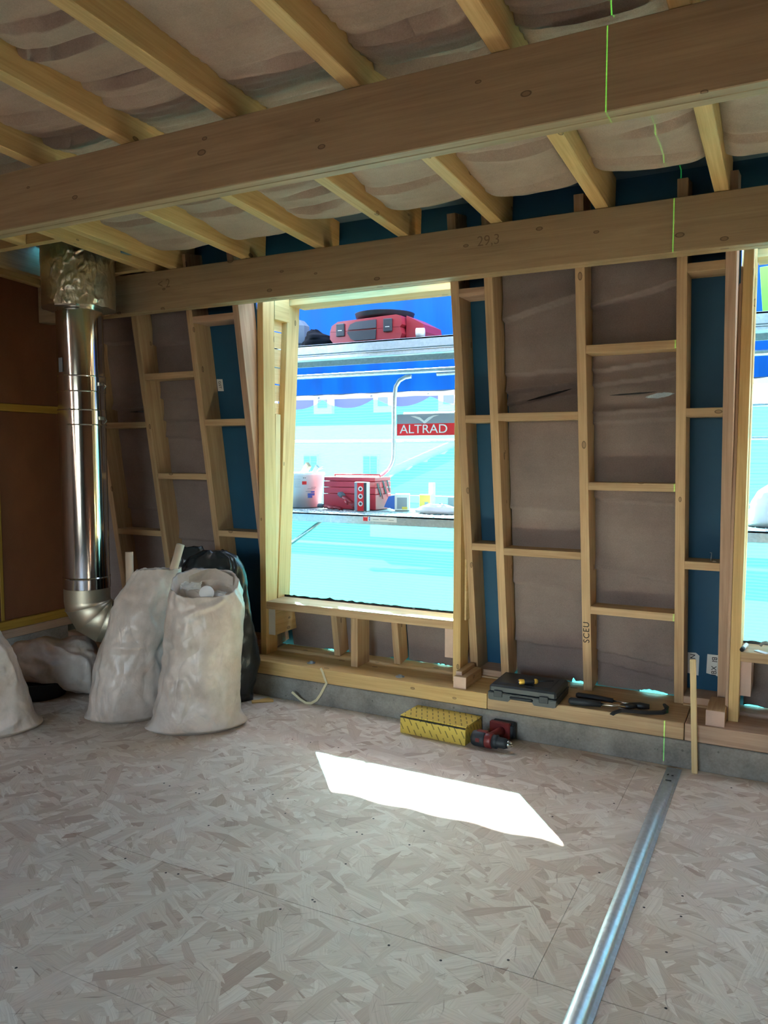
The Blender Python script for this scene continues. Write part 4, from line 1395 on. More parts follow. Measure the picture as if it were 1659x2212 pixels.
# cordless drill lying on its side
dr = empty('cordless_drill', (-1.36, 3.715, 0), 'red and black cordless drill lying on its side at the concrete upstand', 'drill')
Wd = T(-1.418, 3.715, 0.041, math.radians(-4))
RY = Matrix.Rotation(math.pi / 2, 4, 'Y')
bm = bmesh.new(); add_lathe(bm, [(0.026, 0), (0.036, 0.006), (0.040, 0.02), (0.040, 0.07), (0.037, 0.078)], 28)
mesh_obj('motor_housing', bm, M['black_rubber'], dr, Wd @ RY, True)
bm = bmesh.new(); add_lathe(bm, [(0.038, 0.078), (0.0395, 0.082), (0.039, 0.108), (0.035, 0.115)], 28)
mesh_obj('gear_housing', bm, M['drill_red'], dr, Wd @ RY, True)
bm = bmesh.new(); add_box(bm, (0.045, -0.039, 0.004), (0.022, 0.006, 0.02), None, 0.002)
mesh_obj('red_badge', bm, M['drill_red'], dr, Wd)
bm = bmesh.new(); add_box(bm, (0.055, 0.006, 0.037), (0.06, 0.028, 0.012), None, 0.004)
mesh_obj('top_shell', bm, M['drill_red'], dr, Wd)
bm = bmesh.new(); add_lathe(bm, [(0.034, 0.115), (0.034, 0.138), (0.030, 0.142), (0.0275, 0.148), (0.0275, 0.178), (0.021, 0.196)], 28)
mesh_obj('chuck_sleeve', bm, M['black_rubber'], dr, Wd @ RY, True)
bm = bmesh.new(); add_lathe(bm, [(0.0205, 0.196), (0.018, 0.203), (0.012, 0.216), (0.006, 0.217), (0.006, 0.205)], 20)
mesh_obj('chuck_jaws', bm, M['chrome'], dr, Wd @ RY, True)
bm = bmesh.new()
add_tube(bm, [(0.075, 0.02, 0.0), (0.082, 0.06, 0.004), (0.095, 0.105, 0.008), (0.105, 0.135, 0.012)], [0.024, 0.021, 0.021, 0.026], 16)
h_ = mesh_obj('handle', bm, M['drill_red'], dr, Wd, True)
bm = bmesh.new(); add_box(bm, (0.108, 0.07, 0.0), (0.016, 0.026, 0.018), None, 0.004)
mesh_obj('trigger', bm, M['black_rubber'], dr, Wd)
bm = bmesh.new(); add_box(bm, (0.095, 0.14, 0.014), (0.115, 0.028, 0.085), None, 0.006)
mesh_obj('battery_shoe', bm, M['drill_red'], dr, Wd)
bm = bmesh.new(); add_box(bm, (0.105, 0.168, 0.012), (0.125, 0.03, 0.084), None, 0.006); add_box(bm, (0.155, 0.15, 0.012), (0.03, 0.035, 0.07), None, 0.005)
mesh_obj('battery', bm, M['black_rubber'], dr, Wd)

# galvanised track fixed to the floor
tr = empty('metal_track', (-0.462, 1.7, 0), 'long galvanised steel U track running across the board floor to the wall', 'rail')
bm = bmesh.new()
yb0, yb1 = -1.0, 3.87
prof = [(-0.026, 0.030), (-0.0248, 0.030), (-0.0248, 0.0012), (0.0248, 0.0012), (0.0248, 0.030), (0.026, 0.030), (0.026, 0.0), (-0.026, 0.0)]
prof = [(-0.028, 0.0), (-0.0275, 0.014), (-0.022, 0.024), (-0.010, 0.029), (0.006, 0.029), (0.020, 0.025), (0.0265, 0.016), (0.0275, 0.004), (0.040, 0.0025), (0.040, 0.0)]
n_ = len(prof)
secs = []
for i in range(25):
    y = yb0 + (yb1 - yb0) * i / 24
    flat = 1.0 if y < 3.35 else max(0.10, 1 - (y - 3.35) / 0.33)
    secs.append([bm.verts.new((-0.458 + px, y, pz * (flat if pz > 0.003 else 1))) for px, pz in prof])
for i in range(24):
    for k in range(n_ - 1):
        f = bm.faces.new((secs[i][k], secs[i + 1][k], secs[i + 1][k + 1], secs[i][k + 1]))
        f.smooth = k < 7
bm.faces.new(secs[0]); bm.faces.new(secs[-1][::-1])
bmesh.ops.recalc_face_normals(bm, faces=bm.faces)
mesh_obj('track', bm, M['galv'], tr)
for (x, y, a_, l_) in ((-0.457, 3.705, 0.0, 0.026), (-0.468, 3.775, 1.2, 0.012), (-0.448, 3.77, 0.2, 0.01)):
    bm = bmesh.new(); add_box(bm, (0, 0, 0), (l_, 0.005, 0.003), None, 0.001)
    mesh_obj('slot', bm, M['ink'], tr, T(x, y, 0.0042, a_))

# batten leaning on the wall plate
o = board('batten_stick', (-0.360, 3.858, 0.001), (-0.385, 3.882, 0.535), 0.026, 0.022, (0, 1, 0), M['pine_clean'])
tag(o, 'thin square timber stick standing on the floor against the wall plate', 'stick')
# strap and offcut
bm = bmesh.new()
pts = [(-2.452, 3.897, 0.225), (-2.436, 3.893, 0.205), (-2.42, 3.893, 0.165), (-2.408, 3.892, 0.142), (-2.425, 3.89, 0.11), (-2.45, 3.889, 0.065), (-2.475, 3.886, 0.03), (-2.51, 3.882, 0.008), (-2.545, 3.876, 0.006), (-2.58, 3.868, 0.025), (-2.628, 3.852, 0.067)]
for i, p in enumerate(pts):
    pass
prev = None
for i, p in enumerate(pts):
    d = Vector(pts[min(i + 1, len(pts) - 1)]) - Vector(pts[max(i - 1, 0)])
    nrm = Vector((-d.z, 0, d.x)).normalized() * 0.0075
    q = [bm.verts.new(Vector(p) + nrm * s_ + Vector((0, t_, 0))) for s_ in (-1, 1) for t_ in (-0.0008, 0.0008)]
    if prev:
        for a_, b_ in ((0, 1), (1, 3), (3, 2), (2, 0)):
            bm.faces.new((prev[a_], prev[b_], q[b_], q[a_]))
    prev = q
bmesh.ops.recalc_face_normals(bm, faces=bm.faces)
o = mesh_obj('packing_strap', bm, M['strap']); tag(o, 'thin pale plastic packing strap curling over the concrete upstand', 'strap')
bm = bmesh.new(); add_box(bm, (0, 0, 0.004), (0.13, 0.045, 0.008), None, 0.002); add_box(bm, (0.02, 0.03, 0.004), (0.06, 0.03, 0.006), Matrix.Rotation(0.4, 4, 'Z'), 0.001)
o = mesh_obj('board_offcut', bm, M['ochre_offcut'], None, T(-2.80, 3.79, 0, math.radians(40))); tag(o, 'flat ochre board offcut on the floor by the right sack', 'offcut')

# ================================================================== TOOLS ON THE PLATE
tcx = empty('tool_case', (-1.195, 3.955, ZP), 'black moulded plastic tool case lying flat on the sole plate', 'case', rz=math.radians(1.0))
Wt = T(-1.195, 3.955, ZP, math.radians(1.0))
bm = bmesh.new()
# lower shell with a handle recess on the front edge
add_prism(bm, [(-0.178, 0.004), (-0.168, 0), (-0.072, 0), (-0.062, 0.014), (0.055, 0.014), (0.065, 0), (0.165, 0), (0.176, 0.004), (0.178, 0.036), (-0.180, 0.036)], 0.27, T(0, -0.135, 0))
mesh_obj('lower_shell', bm, M['case_black'], tcx, Wt)
bm = bmesh.new(); add_box(bm, (0, 0.002, 0.0585), (0.352, 0.264, 0.042), None, 0.010); add_box(bm, (0, 0.0, 0.0395), (0.362, 0.272, 0.005), None, 0.0015)
up_ = mesh_obj('lid', bm, M['case_black'], tcx, Wt)
bm = bmesh.new(); add_box(bm, (0, 0.01, 0.0805), (0.27, 0.19, 0.003), None, 0.0012)
mesh_obj('lid_panel', bm, M['case_black'], tcx, Wt)
for x in (-0.125, 0.115):
    bm = bmesh.new(); add_box(bm, (x, -0.136, 0.036), (0.046, 0.008, 0.034), None, 0.002)
    mesh_obj('latch', bm, M['black_rubber'], tcx, Wt)
bm = bmesh.new(); add_tube(bm, [(-0.06, -0.128, 0.024), (-0.055, -0.137, 0.024), (0.05, -0.137, 0.024), (0.056, -0.128, 0.024)], 0.008, 10)
mesh_obj('carry_handle', bm, M['black_rubber'], tcx, Wt)
# chisel-type screwdriver on the case
sd = empty('screwdriver', (-1.20, 3.90, ZP + 0.082), 'yellow and black handled screwdriver lying on the black case', 'screwdriver')
Ws = T(-1.225, 3.872, ZP + 0.082 + 0.0145, math.radians(33)) @ RY
bm = bmesh.new(); add_lathe(bm, [(0.012, 0), (0.0145, 0.003), (0.0145, 0.014), (0.0125, 0.03), (0.0115, 0.05), (0.0115, 0.062)], 18)
mesh_obj('handle', bm, M['handle_yellow'], sd, Ws, True)
bm = bmesh.new(); add_lathe(bm, [(0.0128, 0.028), (0.0136, 0.034), (0.013, 0.05), (0.0125, 0.075), (0.011, 0.082)], 18)
mesh_obj('rubber_grip', bm, M['black_rubber'], sd, Ws, True)
bm = bmesh.new(); add_lathe(bm, [(0.010, 0.08), (0.0138, 0.086), (0.0138, 0.094), (0.008, 0.102)], 18)
mesh_obj('guard', bm, M['handle_yellow'], sd, Ws, True)
bm = bmesh.new(); add_lathe(bm, [(0.0132, -0.001), (0.010, -0.003), (0.004, -0.003)], 18)
mesh_obj('end_cap', bm, M['chrome'], sd, Ws, True)
bm = bmesh.new(); add_tube(bm, [(0, 0, 0.10), (0, 0, 0.185)], 0.0032, 10)
mesh_obj('shank', bm, M['dark_steel'], sd, Ws)

# long handled snips lying on the plate: two grips, two steel arms, dark jaws
sn = empty('metal_snips', (-0.82, 4.0, ZP), 'long snips with two black grips and steel arms on the plate', 'snips')
zt_ = ZP + 0.02
def seg(name, pts, r, mat, flat=1.0):
    bm = bmesh.new(); add_tube(bm, pts, r, 14)
    c0 = pts[0][2]
    for v in bm.verts: v.co.z = c0 + (v.co.z - c0) * flat
    return mesh_obj(name, bm, mat, sn, I4, True)
seg('grip', [(-0.975, 3.925, zt_), (-0.965, 3.925, zt_), (-0.90, 3.93, zt_), (-0.818, 3.943, zt_)], [0.012, 0.018, 0.0185, 0.015], M['black_rubber'])
seg('grip', [(-0.965, 4.035, zt_), (-0.955, 4.035, zt_), (-0.87, 4.035, zt_), (-0.775, 4.025, zt_)], [0.010, 0.015, 0.0145, 0.012], M['black_rubber'])
for off in (-0.008, 0.006):
    seg('arm', [(-0.82, 3.945 + off, zt_ - 0.002), (-0.70, 3.968 + off, zt_ - 0.002)], [0.0058, 0.005], M['chrome'])
seg('arm', [(-0.778, 4.028, zt_ - 0.002), (-0.66, 4.018, zt_ - 0.002)], [0.006, 0.005], M['chrome'])
seg('jaw', [(-0.725, 3.965, zt_ - 0.003), (-0.69, 3.975, zt_ - 0.003), (-0.655, 3.992, zt_ - 0.003)], [0.009, 0.016, 0.008], M['dark_steel'])
seg('jaw', [(-0.695, 4.012, zt_ - 0.003), (-0.64, 4.015, zt_ - 0.003), (-0.595, 4.022, zt_ - 0.003)], [0.009, 0.017, 0.012], M['dark_steel'])
# pry bar
bm = bmesh.new()
ctr = [Vector((-0.745, 3.842, ZP + 0.006)), Vector((-0.735, 3.856, ZP + 0.014)), Vector((-0.71, 3.884, ZP + 0.020)), Vector((-0.65, 3.917, ZP + 0.015)), Vector((-0.585, 3.952, ZP + 0.009)), Vector((-0.528, 3.982, ZP + 0.010)), Vector((-0.512, 4.002, ZP + 0.014)), Vector((-0.513, 4.024, ZP + 0.024)), Vector((-0.53, 4.038, ZP + 0.036))]
wid = [0.012, 0.0115, 0.010, 0.009, 0.009, 0.009, 0.010, 0.010, 0.006]
thk = [0.0018, 0.004, 0.006, 0.007, 0.007, 0.008, 0.008, 0.007, 0.003]
prev = None
for i, c in enumerate(ctr):
    d = (ctr[min(i + 1, 8)] - ctr[max(i - 1, 0)]).normalized()
    sdir = Vector((-d.y, d.x, 0)).normalized(); ndir = d.cross(sdir).normalized()
    q = [bm.verts.new(c + sdir * wid[i] * a_ + ndir * thk[i] * b_) for a_, b_ in ((-1, -1), (1, -1), (1, 1), (-1, 1))]
    if prev:
        for k in range(4): bm.faces.new((prev[k], prev[(k + 1) % 4], q[(k + 1) % 4], q[k]))
    else:
        bm.faces.new(q[::-1])
    prev = q
bm.faces.new(prev)
bmesh.ops.recalc_face_normals(bm, faces=bm.faces)
o = mesh_obj('pry_bar', bm, M['dark_steel']); tag(o, 'short dark flat pry bar with a hooked claw in front of the snips', 'pry bar')

# things on the right hand sill
zs = 0.562
mk = empty('marker_pen', (-0.175, 4.09, zs), 'thick white marker pen with a black cap on the right window sill', 'pen')
Wm = T(-0.1815, 4.052, zs + 0.0105, math.radians(83)) @ RY
bm = bmesh.new(); add_lathe(bm, [(0.0092, 0), (0.0102, 0.004), (0.0102, 0.09), (0.008, 0.095)], 18)
mesh_obj('barrel', bm, M['white_plastic'], mk, Wm, True)
bm = bmesh.new(); add_lathe(bm, [(0.006, -0.032), (0.0095, -0.028), (0.0105, 0.0)], 18)
mesh_obj('cap', bm, M['ink'], mk, Wm, True)
bm = bmesh.new(); add_box(bm, (0, 0, 0), (0.07, 0.028, 0.004), None, 0.001)
o = mesh_obj('plastic_shim', bm, M['white_plastic'], None, T(-0.10, 4.055, zs + 0.0025, -0.75)); tag(o, 'flat pale plastic shim lying on the right window sill', 'shim')
bm = bmesh.new()
add_tube(bm, [(-0.11, 4.17, zs + 0.008), (-0.10, 4.165, zs + 0.022), (-0.085, 4.155, zs + 0.03), (-0.068, 4.135, zs + 0.026), (-0.056, 4.10, zs + 0.012), (-0.045, 4.05, zs + 0.009), (-0.02, 3.98, zs + 0.006), (0.05, 3.96, zs - 0.10), (0.07, 3.95, zs - 0.33), (0.10, 3.93, ZP + 0.008), (0.3, 3.94, ZP + 0.008)], 0.0075, 10)
o = mesh_obj('cable', bm, M['grey_print'], None, I4, True); tag(o, 'thick grey cable looped over the right window sill', 'cable')

# ================================================================== OUTSIDE: SCAFFOLD
def deck_boards(root, z, y0, y1, xa, xb):
    wd = (y1 - y0 - 0.02) / 2
    for i in range(2):
        a = y0 + i * (wd + 0.02)
        bm = bmesh.new()
        add_box(bm, ((xa + xb) / 2, a + wd / 2, z - 0.008), (xb - xa, wd, 0.012), None, 0.001)
        add_box(bm, ((xa + xb) / 2, a + 0.004, z - 0.035), (xb - xa, 0.008, 0.066), None, 0.002)
        add_box(bm, ((xa + xb) / 2, a + wd - 0.004, z - 0.035), (xb - xa, 0.008, 0.066), None, 0.002)
        mesh_obj('deck_plank', bm, M['galv_dull'], root)
SX0, SX1 = -6.2, 2.6
up_z, lo_z = 2.272, 1.071
ud = empty('scaffold_platform', (-2, 4.8, up_z), 'upper scaffold platform outside the windows, carrying the red case', 'scaffold')
deck_boards(ud, up_z, 4.8, 5.52, SX0, SX1)
bm = bmesh.new()
add_box(bm, ((SX0 + SX1) / 2, 4.83, 2.180), (SX1 - SX0, 0.05, 0.034), None, 0.004); add_box(bm, ((SX0 + SX1) / 2, 4.803, 2.168), (SX1 - SX0, 0.012, 0.006), None, 0.001); add_box(bm, ((SX0 + SX1) / 2, 4.803, 2.194), (SX1 - SX0, 0.012, 0.006), None, 0.001)
mesh_obj('edge_channel', bm, M['galv'], ud)
ld = empty('scaffold_platform', (-2, 4.8, lo_z), 'lower scaffold platform outside the windows, carrying toolbox and bucket', 'scaffold')
deck_boards(ld, lo_z, 4.8, 5.52, SX0, SX1)
# expanded metal texture of the lower deck: small raised tread bars, past picking apart
bm = bmesh.new()
for i in range(150):
    for j in range(2):
        x = -3.9 + i * 0.028
        y = 4.83 + j * 0.16 + (i % 3) * 0.045
        add_box(bm, (x, y, lo_z - 0.0005), (0.016, 0.012, 0.004), Matrix.Rotation(0.6 if i % 2 else -0.6, 4, 'Z'))
mesh_obj('tread_bars', bm, M['galv_dull'], ld, kind='stuff')
bm = bmesh.new(); add_box(bm, (0, 0, 0), (0.265, 0.001, 0.034))
lab = mesh_obj('platform_label', bm, M['white_print'], ld, T(-2.53, 4.7988, 1.043))
bm = bmesh.new(); add_prism(bm, [(-0.018, -0.016), (0.018, -0.016), (0.018, 0.016), (0.006, 0.009), (0.0, 0.013), (-0.006, 0.009), (-0.018, 0.016)], 0.0006)
mesh_obj('red_mark', bm, M['red_print'], lab, T(-2.642, 4.7975, 1.043))
for z in (1.051, 1.036):
    bm = bmesh.new(); bmesh.ops.create_circle(bm, cap_ends=True, segments=14, radius=0.006)
    mesh_obj('pictogram', bm, M['blue_print'], lab, frame((-2.61, 4.7978, z), (1, 0, 0), (0, -1, 0)))
for i, (x, w) in enumerate(((-2.56, 0.045), (-2.50, 0.05), (-2.44, 0.04))):
    bm = bmesh.new(); add_box(bm, (0, 0, 0), (w, 0.0004, 0.004))
    mesh_obj('print_line', bm, M['grey_print'], lab, T(x, 4.7979, 1.040 + 0.004 * (i % 2)))

def pole(name, pts, r, par, mat='galv'):
    bm = bmesh.new(); add_tube(bm, pts, r, 14)
    return mesh_obj(name, bm, M[mat], par, I4, True)
pole('guard_rail', [(SX0, 5.53, 2.13), (SX1, 5.53, 2.13)], 0.02, ud)
pole('guard_rail', [(SX0, 5.53, 1.594), (SX1, 5.53, 1.594)], 0.013, ld)
pole('guard_rail', [(-2.70, 5.53, 1.803), (SX1, 5.53, 1.803)], 0.012, ld)
pole('hooked_tube', [(-2.61, 5.47, 2.086), (-2.66, 5.47, 2.082), (-2.71, 5.47, 2.059), (-2.742, 5.47, 2.014), (-2.753, 5.47, 1.95), (-2.757, 5.47, 1.85), (-2.758, 5.47, 1.49), (-2.762, 5.47, 1.45), (-2.777, 5.47, 1.41), (-2.805, 5.472, 1.37), (-2.85, 5.475, 1.335), (-2.95, 5.48, 1.29), (-2.98, 5.48, 1.075)], 0.0165, ld)
pole('guard_rail', [(-2.405, 5.49, 2.095), (-1.2, 5.49, 2.099)], 0.014, ud)
pole('diagonal_brace', [(-3.10, 5.0, 1.01), (-3.60, 5.0, 0.68)], 0.014, ld)

# sign with bird emblem
sg = empty('scaffold_sign', (-2.37, 5.46, 1.63), 'ALTRAD scaffold sign with white letters on red and a bird above', 'sign')
bm = bmesh.new(); add_box(bm, (0, 0, 0), (0.76, 0.004, 0.084))
p1 = mesh_obj('grey_panel', bm, M['grey_print'], sg, T(-2.352, 5.47, 1.757))
bm = bmesh.new(); add_box(bm, (0, 0, 0), (0.76, 0.005, 0.090))
p2 = mesh_obj('red_panel', bm, M['red_print'], sg, T(-2.352, 5.47, 1.680))
text_obj('lettering', 'ALTRAD', 0.094, M['white_print'], p2, frame((-2.505, 5.4668, 1.681), (1, 0, 0), (0, -1, 0)), 0.0006, sx=1.13)
bm = bmesh.new()
bird = [(-0.115, 0.026), (-0.075, 0.026), (-0.035, 0.016), (0, -0.012), (0.035, 0.014), (0.075, 0.027), (0.125, 0.030), (0.08, 0.018), (0.045, -0.006), (0.012, -0.030), (0.0, -0.032), (-0.016, -0.018), (-0.045, 0.0), (-0.075, 0.012)]
add_prism(bm, bird, 0.0008)
mesh_obj('bird_emblem', bm, M['white_print'], p1, T(-2.50, 5.4668, 1.757))

# blue tarpaulin
tp = empty('tarpaulin', (-2, 5.6, 1.95), 'blue tarpaulin hung along the scaffold with a grey eyelet hem', 'tarpaulin')
bm = bmesh.new()
nx, nz = 220, 40
g = []
for j in range(nz + 1):
    z = 1.985 + (3.6 - 1.985) * j / nz
    g.append([bm.verts.new((SX0 + (SX1 - SX0) * i / nx, 5.62 + 0.02 * fbm((i * 0.12, j * 0.10, 0), 3) + 0.012 * math.sin(i * 0.9 + 0.6 * fbm((i * 0.1, j * 0.1, 2), 2)) * (1 - j / nz), z)) for i in range(nx + 1)])
for j in range(nz):
    for i in range(nx):
        f = bm.faces.new((g[j][i], g[j][i + 1], g[j + 1][i + 1], g[j + 1][i])); f.smooth = True
mesh_obj('sheet', bm, M['tarp'], tp)
bm = bmesh.new()
g2 = []
for j in range(4):
    z = 1.945 + 0.042 * j / 3
    g2.append([bm.verts.new((SX0 + (SX1 - SX0) * i / nx, 5.615 + 0.012 * fbm((i * 0.12, 0, 0), 3) + 0.010 * math.sin(i * 0.9), z + (0.006 * fbm((i * 0.15, 0, 9), 2) if j == 0 else 0))) for i in range(nx + 1)])
for j in range(3):
    for i in range(nx):
        f = bm.faces.new((g2[j][i], g2[j][i + 1], g2[j + 1][i + 1], g2[j + 1][i])); f.smooth = True
mesh_obj('hem', bm, M['tarp_hem'], tp)
EY = [-3.523 + 0.499 * k for k in range(-4, 11)]
for x in EY:
    bm = bmesh.new(); bmesh.ops.create_cone(bm, cap_ends=True, segments=14, radius1=0.011, radius2=0.008, depth=0.006, matrix=Matrix.Rotation(math.pi / 2, 4, 'X'))
    mesh_obj('eyelet', bm, M['white_plastic'], tp, T(x, 5.595, 1.956))  # solid white disc stands for daylight showing through the hole

# debris netting below the tarpaulin, tied at the eyelets
bm = bmesh.new()
nx = 240; g = []
zrows = [1.0, 0.9, 0.8, 0.6, 0.4, 0.2, 0.0]
for j, fz in enumerate(zrows):
    r = []
    for i in range(nx + 1):
        x = SX0 + (SX1 - SX0) * i / nx
        ph = ((x - EY[0]) / 0.499) % 1.0
        sag = 0.075 * (1 - (2 * ph - 1) ** 2)
        top = 1.945 - sag
        z = -3.0 + (top + 3.0) * fz
        r.append(bm.verts.new((x, 5.655 + 0.012 * fbm((x * 1.3, fz * 4, 6), 3), z)))
    g.append(r)
for j in range(len(zrows) - 1):
    for i in range(nx):
        f = bm.faces.new((g[j + 1][i], g[j + 1][i + 1], g[j][i + 1], g[j][i])); f.smooth = True
o = mesh_obj('debris_netting', bm, M['net']); tag(o, 'turquoise debris netting hanging below the blue tarpaulin', 'netting')

# ---- things on the upper platform
rc = empty('red_case', (-2.62, 5.02, up_z), 'red and black power tool case on the upper platform', 'case', rz=0.0)
def rcb(name, c, s, mat, bev=0.012):
    bm = bmesh.new(); add_box(bm, (0, 0, 0), s, None, bev); return mesh_obj(name, bm, mat, rc, T(*c))
bm = bmesh.new()
add_prism(bm, [(-0.365, 0.035), (-0.335, 0.0), (0.19, 0.0), (0.205, 0.04), (0.19, 0.082), (-0.365, 0.082)], 0.36, T(-2.585, 4.84, up_z))
mesh_obj('lower_shell', bm, M['red_plastic'], rc)
bm = bmesh.new()
add_prism(bm, [(-0.365, 0.084), (0.19, 0.084), (0.205, 0.10), (0.195, 0.158), (0.16, 0.168), (-0.30, 0.152), (-0.35, 0.125)], 0.36, T(-2.585, 4.84, up_z))
mesh_obj('lid', bm, M['red_plastic'], rc)
bm = bmesh.new(); add_prism(bm, [(0.205, 0.0), (0.33, 0.0), (0.345, 0.05), (0.335, 0.10), (0.21, 0.165)], 0.30, T(-2.585, 4.90, up_z))
mesh_obj('end_shell', bm, M['red_plastic'], rc)
bm = bmesh.new(); add_prism(bm, [(-0.22, 0.07), (-0.19, 0.025), (-0.16, 0.012), (0.005, 0.012), (0.01, 0.078), (-0.21, 0.078)], 0.012, T(-2.585, 4.832, up_z))
mesh_obj('handle_panel', bm, M['black_rubber'], rc)
bm = bmesh.new(); add_prism(bm, [(-0.215, 0.088), (0.01, 0.088), (0.01, 0.145), (-0.15, 0.14), (-0.195, 0.125)], 0.012, T(-2.585, 4.832, up_z))
mesh_obj('handle_panel', bm, M['dark_print'], rc)
for x in (-0.275, 0.10):
    bm = bmesh.new(); add_box(bm, (0, 0, 0), (0.066, 0.016, 0.088), None, 0.004)
    lt = mesh_obj('latch', bm, M['black_rubber'], rc, T(-2.585 + x, 4.834, up_z + 0.092 + 0.008 * (x > 0)))
    bm = bmesh.new(); add_box(bm, (0, 0, 0), (0.032, 0.001, 0.004))
    mesh_obj('print_line', bm, M['white_print'], lt, T(-2.585 + x, 4.8255, up_z + 0.088))
bm = bmesh.new(); add_lathe(bm, [(0.18, 0.0), (0.205, 0.012), (0.212, 0.038), (0.214, 0.04), (0.205, 0.042), (0.03, 0.05)], 48)
o = mesh_obj('cable_drum', bm, M['black_rubber'], None, T(-2.615, 5.04, up_z + 0.172), True); tag(o, 'flat round black drum on top of the red case', 'drum')
bm = bmesh.new(); add_tube(bm, [(0, 0, 0), (0.055, 0, 0)], 0.032, 20); 
rl = empty('paper_roll', (-2.25, 4.865, up_z), 'small white paper roll at the right end of the red case', 'roll')
bm2 = bm; mesh_obj('paper', bm2, M['white_foam'], rl, T(-2.275, 4.845, up_z + 0.033, math.radians(14)), True)
bm = bmesh.new(); add_tube(bm, [(-0.002, 0, 0), (0.0, 0, 0)], 0.012, 14)
mesh_obj('core', bm, M['ink'], rl, T(-2.275, 4.845, up_z + 0.033, math.radians(14)))
sack('cloth_bag', (-3.085, 4.93), (1, 0), [(0.0, -0.14, 0.12, 0.9), (0.03, -0.13, 0.12, 1.0), (0.07, -0.12, 0.08, 0.9), (0.105, -0.10, -0.01, 0.6), (0.125, -0.07, -0.03, 0.3)], 'crumpled black cloth beside the red case on the upper platform', 'cloth', M['black_cloth'], 0.09, 41, 2.2, 0.014, open_top=False, n=48, m=30).location.z = up_z
bm = bmesh.new(); add_box(bm, (0, 0, 0.11), (0.20, 0.16, 0.22), None, 0.045); add_box(bm, (-0.02, -0.085, 0.07), (0.13, 0.03, 0.10), None, 0.012)
o = mesh_obj('backpack', bm, M['grey_cloth'], None, T(-3.36, 5.02, up_z)); tag(o, 'grey backpack at the left edge of the upper platform', 'bag')
bm = bmesh.new(); add_box(bm, (0, 0, 0.13), (0.42, 0.018, 0.26), None, 0.002)
o = mesh_obj('green_board', bm, M['green_board'], None, T(0.03, 4.93, up_z + 0.020, 0, 0, 0) @ Matrix.Rotation(-0.09, 4, 'Y')); tag(o, 'lime green board standing on the upper platform in the right window', 'board')

# ---- things on the lower platform
lz_ = lo_z + 0.002
bk = empty('bucket', (-3.47, 5.27, lz_), 'white plastic bucket with tools and offcuts in it', 'bucket')
Wb = T(-3.47, 5.27, lz_)
bm = bmesh.new(); add_lathe(bm, [(0.13, 0.0), (0.14, 0.004), (0.168, 0.25), (0.176, 0.252), (0.176, 0.272), (0.168, 0.274), (0.162, 0.27), (0.138, 0.012), (0.02, 0.01)], 48)
bw = mesh_obj('pail', bm, M['white_plastic'], bk, Wb, True)
def decal(parent, W, r0, ang, z, w, h, mat, name='print_patch', n=6, slope=0.112):
    bm = bmesh.new(); pv = []
    for i in range(n + 1):
        t_ = ang + (i / n - 0.5) * w / r0
        a_ = [bm.verts.new((math.cos(t_) * (r0 + slope * zz + 0.0012), math.sin(t_) * (r0 + slope * zz + 0.0012), zz)) for zz in (z - h / 2, z + h / 2)]
        pv.append(a_)
    for i in range(n): bm.faces.new((pv[i][0], pv[i + 1][0], pv[i + 1][1], pv[i][1]))
    mesh_obj(name, bm, mat, parent, W)
aF = -0.98   # bucket side facing the window
decal(bw, Wb, 0.14, aF + 0.05, 0.196, 0.030, 0.026, M['red_print'])
decal(bw, Wb, 0.14, aF + 0.02, 0.235, 0.008, 0.005, M['dark_print']); decal(bw, Wb, 0.14, aF + 0.10, 0.235, 0.008, 0.005, M['dark_print'])
for (da, z, w, h) in ((0.42, 0.105, 0.055, 0.018), (0.36, 0.086, 0.035, 0.016), (0.50, 0.125, 0.03, 0.012)): decal(bw, Wb, 0.14, aF + da, z, w, h, M['blue_print'])
for (da, z, w, h) in ((0.30, 0.13, 0.05, 0.004), (0.42, 0.15, 0.06, 0.004), (0.55, 0.16, 0.04, 0.004)): decal(bw, Wb, 0.14, aF + da, z, w, h, M['grey_print'])
for z in (0.225, 0.21, 0.195, 0.18, 0.165): decal(bw, Wb, 0.14, aF - 0.28, z, 0.045, 0.002, M['grey_print'], 'print_line')
for (p0, p1, w, h, lab_, mt) in (((-3.50, 5.24, 1.26), (-3.37, 5.20, 1.415), 0.05, 0.03, 'broad wooden offcut sticking out of the white bucket', 'pine_pink'), ((-3.44, 5.30, 1.25), (-3.33, 5.27, 1.40), 0.04, 0.02, 'grey flat bar sticking out of the bucket behind the offcut', 'grey_print'), ((-3.54, 5.30, 1.30), (-3.32, 5.33, 1.385), 0.012, 0.012, 'thin pale rod across the bucket rim', 'galv_dull')):
    o = board('offcut' if 'wooden' in lab_ else ('flat_bar' if 'flat' in lab_ else 'rod'), p0, p1, w, h, (0.3, -0.8, 0.6), M[mt]); tag(o, lab_, 'bar')
